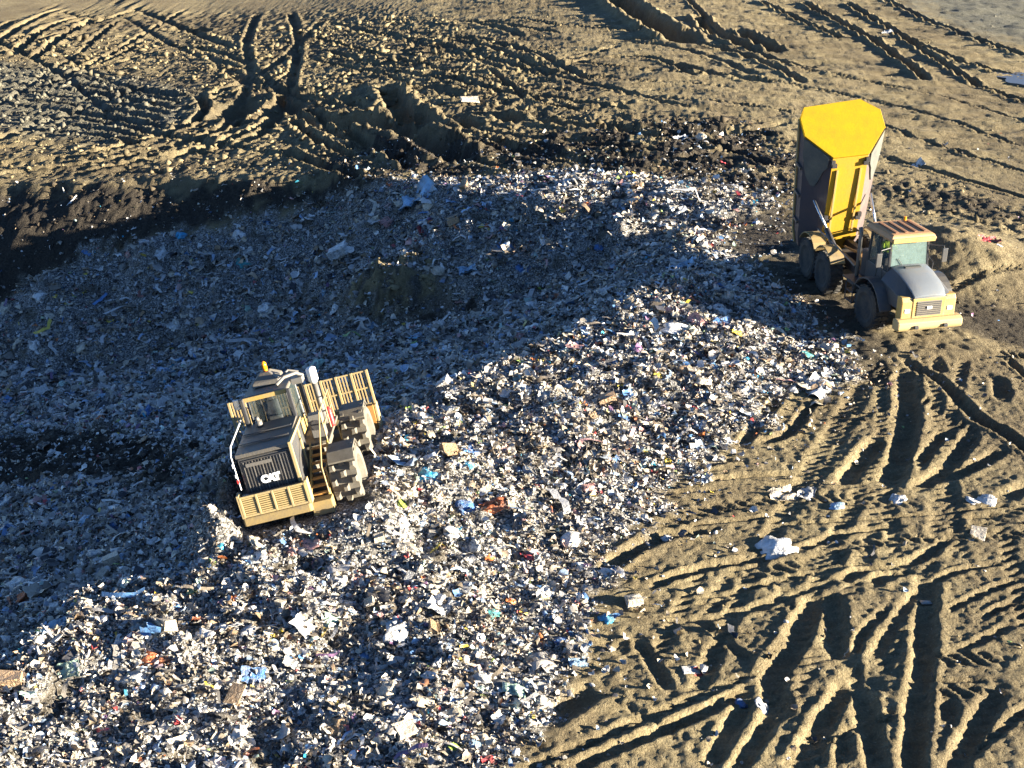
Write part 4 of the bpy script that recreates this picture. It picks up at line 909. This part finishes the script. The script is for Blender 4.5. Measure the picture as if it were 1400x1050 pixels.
# stairway on the right
y0, z0_, y1, z1_ = -1.2, 2.02, -3.35, .98
b = cb()
for x in (.95, 1.5):
    b.prism([(y0, z0_ + .07), (y0, z0_ - .16), (y1, z1_ - .16), (y1, z1_ + .07)], x - .03, x + .03)
sta = P(b, 'stairway', 'yellow paint', bev=.01)
for k in range(7):
    f_ = (k + .5) / 7; y_ = y0 + (y1 - y0) * f_; z_ = z0_ + (z1_ - z0_) * f_
    b = cb(); b.box(.98, 1.47, y_ - .10, y_ + .08, z_ - .03, z_ + .03); P(b, 'step', 'orange paint', sta, bev=.008)
b = cb(); b.tube([(1.5, -3.3, 1.0), (1.5, -3.3, 1.9), (1.5, -1.2, 3.0)], .025, 6); P(b, 'stair_rail', 'pale yellow', sta)
b = cb(); b.prism([(-3.75, .55), (-3.3, .55), (-3.3, 1.0), (-3.75, 1.0)], .95, 1.6); P(b, 'lower_step', 'muddy yellow', sta, bev=.02)
# wheels
wm = cb(); RW = .92
wm.lathe_x([(-.46, .35), (-.46, RW - .06), (-.42, RW), (.42, RW), (.46, RW - .06), (.44, .66), (.26, .58), (.24, .3), (.34, .26)], 36); drum = wm.mesh('wheel'); drum.materials.append(MATS['muddy steel'])
cm_ = cb(); cm_.loft([[(-a, -c, z), (a, -c, z), (a, c, z), (-a, c, z)] for a, c, z in ((.10, .12, RW - .02), (.085, .10, RW + .08), (.05, .065, RW + .17))]); cleat = cm_.mesh('cleat'); cleat.materials.append(MATS['muddy steel'])
for sx in (-1, 1):
    for y_ in (-2.15, 2.1):
        wo = link('wheel', drum, comp); wo.location = Vector((sx * 2.02, y_, RW + .08)) * COMP_S
        if sx < 0: wo.rotation_euler = (0, 0, math.pi)
        for k in range(14):
            for j_, x in enumerate((-.32, 0, .32)):
                co_ = link('cleat', cleat, wo); co_.rotation_euler = (2 * math.pi * (k + (.5 if j_ == 1 else 0)) / 14, 0, 0); co_.location = (x * COMP_S, 0, 0)
        b = cb(); b.tube([(sx * .8, y_, 1.0), (sx * 1.6, y_, 1.0)], .34, 14); P(b, 'axle_hub', 'muddy steel')
        b = cb(); b.box(sx * 1.50, sx * 1.56, y_ - .75, y_ + .75, 1.2, 1.7); P(b, 'wheel_scraper', 'muddy yellow', bev=.02)
for y0_, y1_ in ((-3.0, -1.35), (1.35, 2.9)):
    b = cb(); b.loft([[(1.62, y, z), (2.46, y, z), (2.46, y, z + .05), (1.62, y, z + .05)] for y, z in ((y0_ + .1, 1.76), (y0_ + .4, 2.02), (y1_ - .4, 2.04), (y1_ - .1, 1.80))]); P(b, 'fender', 'muddy steel', bev=.01)
# blade with trash rack
b = cb(); b.prism([(4.05, .12), (4.22, .06), (4.30, .5), (4.24, .95), (4.40, 1.36), (4.28, 1.36), (4.10, .95), (4.16, .5)], -2.5, 2.5); bl_ = P(b, 'blade', 'muddy yellow', bev=.01)
for sx in (-1, 1):
    b = cb(); b.prism([(3.7, .05), (4.5, .05), (4.55, 1.38), (4.05, 1.38)], sx * 2.5, sx * 2.58); P(b, 'blade_end', 'pale yellow', bl_, bev=.01)
    b = cb(); b.prism([(3.86, .5), (4.12, .5), (4.12, 1.4), (3.98, 1.4)], sx * 1.95, sx * 2.48); P(b, 'blade_stiffener', 'orange paint', bl_, bev=.02)
    b = cb(); b.tube([(sx * .75, 2.2, 1.0), (sx * .95, 4.05, .6)], .15, 8); P(b, 'push_arm', 'muddy yellow', bev=.0)
    b = cb(); b.tube([(sx * .45, 2.2, 1.5), (sx * .5, 3.2, 1.35), (sx * .55, 4.1, 1.15)], [.1, .1, .06], 10); P(b, 'lift_cylinder', 'steel grey', smooth=True)
rk = cb()
for z in (1.40, 2.0, 2.62): rk.box(-2.56, 2.56, 4.24, 4.30, z - .03, z + .03)
rko = P(rk, 'trash_rack', 'pale yellow', bev=.008)
NP = 9; PW = 5.08 / NP
pst = cb(); pst.box(-.045, .045, 4.22, 4.31, 1.34, 2.66); pst_me = pst.mesh('post', .008); pst_me.materials.append(MATS['pale yellow'])
brm = cb(); brm.box(-.024, .024, 4.25, 4.285, 1.40, 2.62); bar_me = brm.mesh('bar'); bar_me.materials.append(MATS['pale yellow'])
for k in range(NP + 1):
    o_ = link('post', pst_me, rko); o_.location = ((-2.54 + PW * k) * COMP_S, 0, 0)
    if k < NP:
        for j_ in range(4):
            o_ = link('bar', bar_me, rko); o_.location = ((-2.54 + PW * (k + (j_ + 1) / 5)) * COMP_S, 0, 0)
# ------------------------------------------------------------------ single pieces of trash
def ico_mesh(name, seed, sub=3, flat=.36, rough=.42, neck=False):
    r = np.random.default_rng(seed); bm = bmesh.new(); bmesh.ops.create_icosphere(bm, subdivisions=sub, radius=.5)
    ks = r.normal(0, 1, (9, 3)); ph = r.uniform(0, 6.28, 9)
    for v in bm.verts:
        d = np.array(v.co) * 2; q = sum(math.sin(3.2 * float(d @ k) + p_) for k, p_ in zip(ks, ph)) / 9
        q2 = abs(sum(math.sin(9 * float(d @ k[::-1]) + 2 * p_) for k, p_ in zip(ks, ph)) / 9)
        rr = 1 + rough * q * 2.0 - rough * .9 * q2 + rough * .12 * r.normal()
        v.co = v.co * rr; v.co.z *= flat
        if neck and d[2] > .93: v.co.z += .16
    me_ = bpy.data.meshes.new(name); bm.to_mesh(me_); bm.free()
    for p_ in me_.polygons: p_.use_smooth = True
    return me_
def sheet_mesh(name, seed, n=8, asp=.7, amp=.16, fold=.3):
    r = np.random.default_rng(seed); a, b_ = np.meshgrid(np.linspace(-.5, .5, n), np.linspace(-.5, .5, n), indexing='ij'); sd_ = int(seed)
    z = amp * (fbm(a + 3.1 * seed, b_, .35, 2, sd_) + r.normal(0, .12, a.shape)) + fold * (a * math.cos(seed) + b_ * math.sin(seed)) ** 2 * r.choice([-1, 1])
    ed = .06 * fbm(a * 2 + seed, b_ * 2, .4, 2, sd_ + 5)
    v = np.stack([a + ed, (b_ + ed * .7) * asp, z - z.min() * .4], -1).reshape(-1, 3)
    top = [tuple(q) for q in v]; bot = [(q[0], q[1], q[2] - .012) for q in v]; N_ = n * n; f = []
    for i_ in range(n - 1):
        for j_ in range(n - 1):
            a0 = i_ * n + j_; f.append((a0, a0 + n, a0 + n + 1, a0 + 1)); f.append((N_ + a0, N_ + a0 + 1, N_ + a0 + n + 1, N_ + a0 + n))
    rim_ = [i_ * n for i_ in range(n)] + [(n - 1) * n + j_ for j_ in range(1, n)] + [i_ * n + n - 1 for i_ in range(n - 2, -1, -1)] + [j_ for j_ in range(n - 2, 0, -1)]
    for k in range(len(rim_)): f.append((rim_[k], rim_[(k + 1) % len(rim_)], N_ + rim_[(k + 1) % len(rim_)], N_ + rim_[k]))
    me_ = bpy.data.meshes.new(name); me_.from_pydata(top + bot, [], f); me_.update()
    for p_ in me_.polygons: p_.use_smooth = True
    return me_
def box_mesh(name, seed, hgt=.5, asp=.7):
    r = np.random.default_rng(seed); m_ = MB(); x, y, z = .5, .5 * asp, hgt
    m_.box(-x, x, -y, y, 0, z); m_.add([(-x, -y, z), (x, -y, z), (x * 1.02, -y * 1.55, z * 1.12), (-x * 1.02, -y * 1.5, z * 1.05), (-x, -y, z - .02), (x, -y, z - .02), (x * 1.02, -y * 1.55, z * 1.1), (-x * 1.02, -y * 1.5, z * 1.03)], [(0, 1, 2, 3), (7, 6, 5, 4), (0, 4, 5, 1), (1, 5, 6, 2), (2, 6, 7, 3), (3, 7, 4, 0)])
    m_.v = [tuple(np.array(q) + r.normal(0, .06, 3)) for q in m_.v]; return m_.mesh(name, .012)
def stick_mesh(name, seed, asp=.09, bend=.0):
    m_ = MB(); pts_ = [(-.5, 0, .04), (-.15, .01, .05 + bend * .4), (.2, -.01, .05 + bend * .8), (.5, 0, .05 + bend)]; m_.tube(pts_, [asp * .5, asp * .55, asp * .5, asp * .42], 7); return m_.mesh(name, 0, True)
def slab_mesh(name, seed, th=.12, asp=.6):
    r = np.random.default_rng(seed); m_ = MB(); m_.prism([(-.5 * asp, 0), (.5 * asp, .0), (.52 * asp, th), (-.48 * asp, th)], -.5, .5); m_.v = [tuple(np.array(q) + r.normal(0, .025, 3)) for q in m_.v]; return m_.mesh(name, .012)
KIND = {'plastic_bag': (ico_mesh, 'plastic bag', 'bag'), 'plastic_sheet': (sheet_mesh, 'plastic sheet', 'plastic sheet'), 'cardboard_box': (box_mesh, 'box', 'box'), 'pipe': (stick_mesh, 'pipe', 'pipe'), 'board': (slab_mesh, 'board', 'board'), 'cloth': (sheet_mesh, 'cloth', 'cloth'), 'foam_block': (slab_mesh, 'foam block', 'block')}
_mesh_cache = {}
def piece_mesh(kind, variant, colour):
    key = (kind, variant, colour)
    if key not in _mesh_cache:
        seed = 11 + variant * 7 + sum(map(ord, kind)) % 50
        kw = {'foam_block': dict(th=.4), 'cloth': dict(amp=.22, fold=.1)}.get(kind, {})
        me_ = KIND[kind][0](kind, seed, **kw); me_.materials.append(MATS['litter ' + colour]); _mesh_cache[key] = me_
    return _mesh_cache[key]
def place(kind, x, y, size, colour, label, cat, yaw=0.0, tilt=(0, 0), variant=0, group=None, sink=.12, zs=1.0, stand=None):
    o_ = bpy.data.objects.new(kind, piece_mesh(kind, variant, colour)); col.objects.link(o_)
    z_ = float(height(x, y)); e = .25 * size
    gx_ = float(height(x + e, y) - height(x - e, y)) / (2 * e); gy_ = float(height(x, y + e) - height(x, y - e)) / (2 * e)
    nrm = Vector((-np.clip(gx_, -.8, .8), -np.clip(gy_, -.8, .8), 1)).normalized()
    q = Vector((0, 0, 1)).rotation_difference(nrm).to_matrix().to_4x4()
    o_.matrix_world = Matrix.Translation((x, y, z_ - sink * size * .3 + .05 * (sample(TR, x, y) > .4))) @ q @ rz(yaw) @ Euler((tilt[0], tilt[1] if stand is None else stand, 0)).to_matrix().to_4x4() @ Matrix.Diagonal((size, size, size * zs, 1))
    return tag(o_, label, cat, group)
# pieces one can point at in the photograph: pixel, kind, colour, length m, label
SPECIAL = [
 ((1060, 748), 'plastic_bag', 'white', 1.0, 'big bulging white sack lying in a wheel rut on the tracked soil', 'sack', .3, 1),
 ((1118, 532), 'plastic_sheet', 'white', 1.25, 'long bright white sheet at the trash edge below the dump truck', 'plastic sheet', .9, 2),
 ((1229, 682), 'plastic_bag', 'white', .45, 'small white bag on the tracks, left of the white bag pair', 'bag', .2, 2),
 ((1329, 684), 'plastic_bag', 'white', .38, 'left one of two white bags close together near the right edge', 'bag', .2, 3),
 ((1350, 684), 'plastic_bag', 'white', .5, 'right one of two white bags close together near the right edge', 'bag', .9, 4),
 ((1337, 732), 'board', 'cream', .62, 'pale cream board tipped up in the tracks by the right edge', 'board', 1.2, 1),
 ((1142, 692), 'plastic_bag', 'light blue', .42, 'pale blue bag in a dark rut above the big white sack', 'bag', .2, 5),
 ((1070, 676), 'plastic_sheet', 'cream', .8, 'dull cream film in the tracks left of the pale blue bag', 'plastic sheet', .2, 3),
 ((1103, 674), 'plastic_sheet', 'pale grey', .6, 'grey crumpled film in the tracks beside the dull cream film', 'plastic sheet', 1.2, 4),
 ((1013, 963), 'plastic_bag', 'blue', .26, 'small dark blue bag beside a white lump between deep wheel ruts', 'bag', .2, 6),
 ((1042, 966), 'plastic_bag', 'white', .3, 'white lump beside the small dark blue bag between deep ruts', 'bag', .2, 7),
 ((828, 846), 'plastic_bag', 'bright blue', .38, 'bright cyan blue bag at the lower right edge of the trash', 'bag', .4, 8),
 ((868, 826), 'cardboard_box', 'cream', .55, 'cream carton just right of the bright cyan bag', 'box', .2, 1),
 ((766, 879), 'plastic_bag', 'blue', .3, 'blue bag below left of the bright cyan bag', 'bag', .2, 9),
 ((790, 907), 'plastic_sheet', 'light blue', .42, 'pale blue film beneath the blue bag at the trash edge', 'plastic sheet', .2, 5),
 ((957, 922), 'cloth', 'red', .34, 'red rag on the tracked soil right of the trash edge', 'rag', .2, 1),
 ((944, 917), 'board', 'pale grey', .36, 'small grey board next to the red rag', 'board', .2, 2),
 ((1104, 488), 'plastic_bag', 'teal', .5, 'teal bag at the trash edge below the truck', 'bag', .2, 10),
 ((1036, 516), 'plastic_bag', 'bright blue', .42, 'small bright blue bag left of the long white sheet', 'bag', .2, 11),
 ((897, 515), 'plastic_bag', 'yellow', .3, 'yellow bag in the sunlit trash right of the cardboard carton', 'bag', .2, 12),
 ((1007, 456), 'plastic_sheet', 'yellow', .45, 'yellow film below the pinkish white bag near the truck shadow', 'plastic sheet', .2, 6),
 ((990, 428), 'plastic_bag', 'white', .65, 'white bag on a blue film at the edge of the truck shadow', 'bag', .2, 13),
 ((985, 442), 'plastic_sheet', 'blue', .7, 'blue film under the white bag at the edge of the truck shadow', 'plastic sheet', .2, 7),
 ((920, 451), 'plastic_bag', 'white', 1.0, 'large white heap of film in the sunlit trash, left of the yellow film', 'bag', .2, 14),
 ((931, 368), 'plastic_sheet', 'light blue', 1.15, 'light blue sheet in the shaded trash left of the truck', 'plastic sheet', .1, 8),
 ((574, 271), 'plastic_sheet', 'light blue', 2.0, 'large light blue tarpaulin near the top edge of the trash', 'tarpaulin', .1, 9),
 ((586, 283), 'plastic_bag', 'cream', .7, 'cream sack just below the large light blue tarpaulin', 'sack', .1, 15),
 ((466, 350), 'cardboard_box', 'white', 1.25, 'white carton lying in the shaded trash left of the mud heap', 'box', .05, 2),
 ((715, 369), 'plastic_bag', 'blue', .6, 'deep blue bag in the middle of the shaded trash', 'bag', .1, 16),
 ((247, 323), 'plastic_bag', 'bright blue', .6, 'bright blue bag at the upper left of the shaded trash', 'bag', .1, 17),
 ((55, 406), 'plastic_bag', 'white', .75, 'pale sack standing out at the upper left trash edge', 'sack', .1, 18),
 ((728, 418), 'plastic_bag', 'white', .55, 'white bag in the shaded trash below the deep blue bag', 'bag', .1, 19),
 ((640, 371), 'plastic_sheet', 'light blue', .8, 'pale blue film in the shaded trash right of the mud heap', 'plastic sheet', .1, 10),
 ((832, 551), 'cardboard_box', 'brown cardboard', .72, 'brown cardboard carton in the sunlit trash', 'box', .1, 3),
 ((675, 694), 'cloth', 'orange', .72, 'orange red cloth in the sunlit trash right of the compactor', 'cloth', .1, 2),
 ((585, 654), 'plastic_bag', 'bright blue', .6, 'bright blue bag right of the compactor wheels', 'bag', .1, 20),
 ((612, 620), 'cardboard_box', 'brown cardboard', .6, 'tan carton in the trash above the bright blue bag', 'box', .5, 4),
 ((549, 690), 'plastic_bag', 'lime green', .26, 'yellow green bag below left of the bright blue bag by the compactor', 'bag', .1, 21),
 ((642, 640), 'plastic_bag', 'bright blue', .26, 'tiny bright blue bag between the tan carton and the orange cloth', 'bag', .1, 22),
 ((648, 620), 'plastic_sheet', 'blue', .7, 'dark blue film beside the tan carton', 'plastic sheet', .1, 11),
 ((36, 818), 'cardboard_box', 'orange', .45, 'orange red box in the dark trash at the left edge', 'box', .1, 5),
 ((154, 770), 'foam_block', 'cream', .42, 'cream block catching the sun on the shaded slope below the compactor', 'block', .4, 1),
 ((140, 791), 'foam_block', 'cream', .32, 'small cream block just below the larger cream block', 'block', 1.2, 2),
 ((212, 903), 'cloth', 'orange', .6, 'orange cloth in the sunlit trash at the lower left', 'cloth', .1, 3),
 ((14, 940), 'cardboard_box', 'brown cardboard', .75, 'flattened orange brown carton at the lower left edge', 'box', .1, 6),
 ((92, 920), 'plastic_sheet', 'mint green', .5, 'mint green film at the lower left, right of the brown carton', 'plastic sheet', .1, 12),
 ((80, 858), 'plastic_sheet', 'light blue', .55, 'light blue film on the shaded slope above the white pipe', 'plastic sheet', .1, 13),
 ((619, 1023), 'plastic_bag', 'lime green', .24, 'lime green bag near the bottom edge of the picture', 'bag', .1, 23),
 ((648, 1020), 'plastic_bag', 'light blue', .26, 'pale blue bag right of the lime green bag at the bottom', 'bag', .1, 24),
 ((668, 1042), 'cloth', 'red', .3, 'dark red rag at the bottom edge below the pale blue bag', 'rag', .1, 4),
 ((272, 850), 'cloth', 'orange', .28, 'small orange scrap of cloth in the lower left trash', 'cloth', .1, 5),
 ((493, 796), 'plastic_sheet', 'pink', .42, 'pink film in the trash below the compactor', 'plastic sheet', .1, 14),
 ((463, 797), 'plastic_bag', 'white', .36, 'white bag left of the pink film', 'bag', .1, 25),
 ((455, 852), 'plastic_sheet', 'mint green', .45, 'mint green film below left of the pink film', 'plastic sheet', .1, 15),
 ((600, 832), 'plastic_sheet', 'white', .75, 'long white film arching over a hole in the lower trash', 'plastic sheet', 1.2, 16),
 ((400, 757), 'plastic_bag', 'pink', .24, 'small pinkish bag just below the compactor', 'bag', .1, 26),
 ((1352, 329), 'cloth', 'red', .75, 'bright red cloth on the earth bank right of the truck cab', 'cloth', .1, 6),
 ((1366, 336), 'plastic_bag', 'white', .35, 'small white bag beside the bright red cloth', 'bag', .1, 27),
 ((1254, 226), 'plastic_sheet', 'white', .7, 'white film on the bare soil right of the raised truck bed', 'plastic sheet', .1, 17),
 ((930, 188), 'plastic_sheet', 'white', .8, 'white film in the dark soil above the trash', 'plastic sheet', .1, 18),
 ((958, 188), 'plastic_bag', 'cream', .6, 'cream bag right of the white film in the dark soil', 'bag', .1, 28),
 ((1212, 44), 'plastic_sheet', 'white', .9, 'white scrap among the wheel ruts at the top right', 'plastic sheet', .1, 19),
 ((642, 137), 'board', 'cream', 1.1, 'pale square board on the upper soil at the top centre', 'board', .2, 3),
 ((912, 735), 'plastic_bag', 'white', .34, 'white bag in the long dark rut right of the trash', 'bag', .2, 29),
]
for (u, v), kind, colour, ln, lab, cat, yaw, var in SPECIAL:
    x, y, _ = px_ground(u, v); place(kind, x, y, ln * (.72 if kind == 'cardboard_box' else 1.05), colour, lab, cat, yaw, (0, 0), var % 9 if kind == 'plastic_bag' else var, zs=.9 if kind == 'plastic_bag' else 1)
x, y, _ = px_ground(57, 900); place('pipe', x, y, .62, 'white', 'upright white pipe stump at the shadow line on the lower left', 'pipe', 0, (0, 0), 0, stand=-1.45)
x, y, _ = px_ground(66, 868); place('pipe', x, y, .5, 'white', 'short white pipe lying just above the upright white pipe stump', 'pipe', -.6, (0, 0), 1)
x, y, _ = px_ground(6, 690); place('board', x, y, .55, 'white', 'white slat at the left edge of the shaded trash', 'board', .9, (0, 0), 4)
x, y, _ = px_ground(97, 277); place('pipe', x, y, 1.1, 'white', 'white stick lying across the dark bank at the upper left', 'stick', .9, (0, 0), 2, stand=-.35)
x, y, _ = px_ground(89, 263); place('pipe', x, y, .8, 'white', 'short upright white stick at the brow of the dark bank', 'stick', .2, (0, 0), 3, stand=-1.3)
# the larger pieces of the heap, one by one, each named by what it lies beside
def pix(x, y, z):
    q = np.array([x, y, z - CAMH]); wv = q @ CF; return 700 + FPX * x / wv, 525 - FPX * (q @ CU) / wv
MARKS = [(1118, 532, 'long white sheet'), (828, 846, 'cyan bag'), (868, 826, 'cream carton'), (1104, 488, 'teal bag'), (897, 515, 'yellow bag'), (990, 428, 'white bag'), (920, 451, 'white film heap'), (931, 368, 'light blue sheet'), (574, 271, 'light blue tarpaulin'), (466, 350, 'white carton'), (715, 369, 'deep blue bag'), (247, 323, 'bright blue bag'), (55, 406, 'pale sack'), (832, 551, 'brown carton'), (675, 694, 'orange red cloth'), (585, 654, 'bright blue bag'), (612, 620, 'tan carton'), (36, 818, 'orange box'), (154, 770, 'cream block'), (212, 903, 'orange cloth'), (14, 940, 'flat brown carton'), (92, 920, 'mint film'), (619, 1023, 'lime green bag'), (668, 1042, 'dark red rag'), (493, 796, 'pink film'), (600, 832, 'arching white film'), (552, 400, 'mud heap'), (420, 600, 'compactor'), (1100, 360, 'dump truck'), (57, 890, 'upright white pipe')]
CMIX = [('white', .34), ('pale grey', .18), ('cream', .16), ('black', .09), ('light blue', .06), ('blue', .035), ('brown cardboard', .05), ('mint green', .02), ('pink', .02), ('dark grey', .03), ('teal', .008), ('orange', .012)]
KMIX = [('plastic_bag', .30), ('plastic_sheet', .44), ('cloth', .14), ('cardboard_box', .06), ('board', .06)]
cn_, cp = [a for a, _ in CMIX], np.array([b for _, b in CMIX]); cp /= cp.sum(); kn, kp = [a for a, _ in KMIX], np.array([b for _, b in KMIX]); kp /= kp.sum()
r = np.random.default_rng(33); made = 0; tries = 0; taken = [px_ground(*q[0])[:2] for q in SPECIAL]; used = set()
while made < 228 and tries < 3000:
    tries += 1
    u, v = r.uniform(0, 1170), 245 + 800 * r.uniform(0, 1) ** .85
    x, y, z = px_ground(u, v)
    if sample(TR, x, y) < .8 or bool(under_machine(np.array([x]), np.array([y]), np.array([z]))[0]) or sample(mud, x, y) > .3: continue
    if any((x - a) ** 2 + (y - b_) ** 2 < .5 for a, b_ in taken): continue
    kind = str(r.choice(kn, p=kp)); colour = str(r.choice(cn_, p=cp))
    if kind == 'cardboard_box': colour = str(r.choice(['brown cardboard', 'brown cardboard', 'cream', 'white']))
    if kind == 'board': colour = str(r.choice(['cream', 'brown cardboard', 'pale grey']))
    big = r.uniform() < .35
    ln = float((r.uniform(.40, .55) if big else r.uniform(.22, .32)) * (1 + .012 * (y - 20)))
    if kind == 'cardboard_box': ln *= .75
    mk = min(MARKS, key=lambda q: (q[0] - u) ** 2 + (q[1] - v) ** 2); du, dv = u - mk[0], v - mk[1]
    far = math.hypot(du, dv); pre = 'far ' if far > 150 else ''
    way = ('right of' if du > 0 else 'left of') if abs(du) > 1.7 * abs(dv) else (('below' if dv > 0 else 'above') if abs(dv) > 1.7 * abs(du) else ('below right of' if du > 0 and dv > 0 else 'below left of' if dv > 0 else 'above right of' if du > 0 else 'above left of'))
    nm = {'plastic_bag': 'crumpled %s plastic bag', 'plastic_sheet': 'creased %s plastic film', 'cloth': 'rumpled %s cloth', 'cardboard_box': 'crushed %s carton', 'board': 'short %s board'}[kind] % colour.replace('brown cardboard', 'brown')
    lab = ('large ' if big else 'small ') + nm + ' in the trash ' + pre + way + ' the ' + mk[2]
    if lab in used: continue
    if len(lab.split()) > 16: continue
    used.add(lab)
    place(kind, x, y, ln, colour, lab, KIND[kind][2], float(r.uniform(0, 6.28)), (float(r.normal(0, .25)), float(r.normal(0, .25))), int(r.integers(0, 7)), {'plastic_bag': 'loose plastic bags on the trash heap', 'plastic_sheet': 'creased plastic films on the trash heap', 'cloth': 'rumpled cloths on the trash heap', 'cardboard_box': 'crushed cartons on the trash heap', 'board': 'short boards on the trash heap'}[kind], sink=.1)
    taken.append((x, y)); made += 1
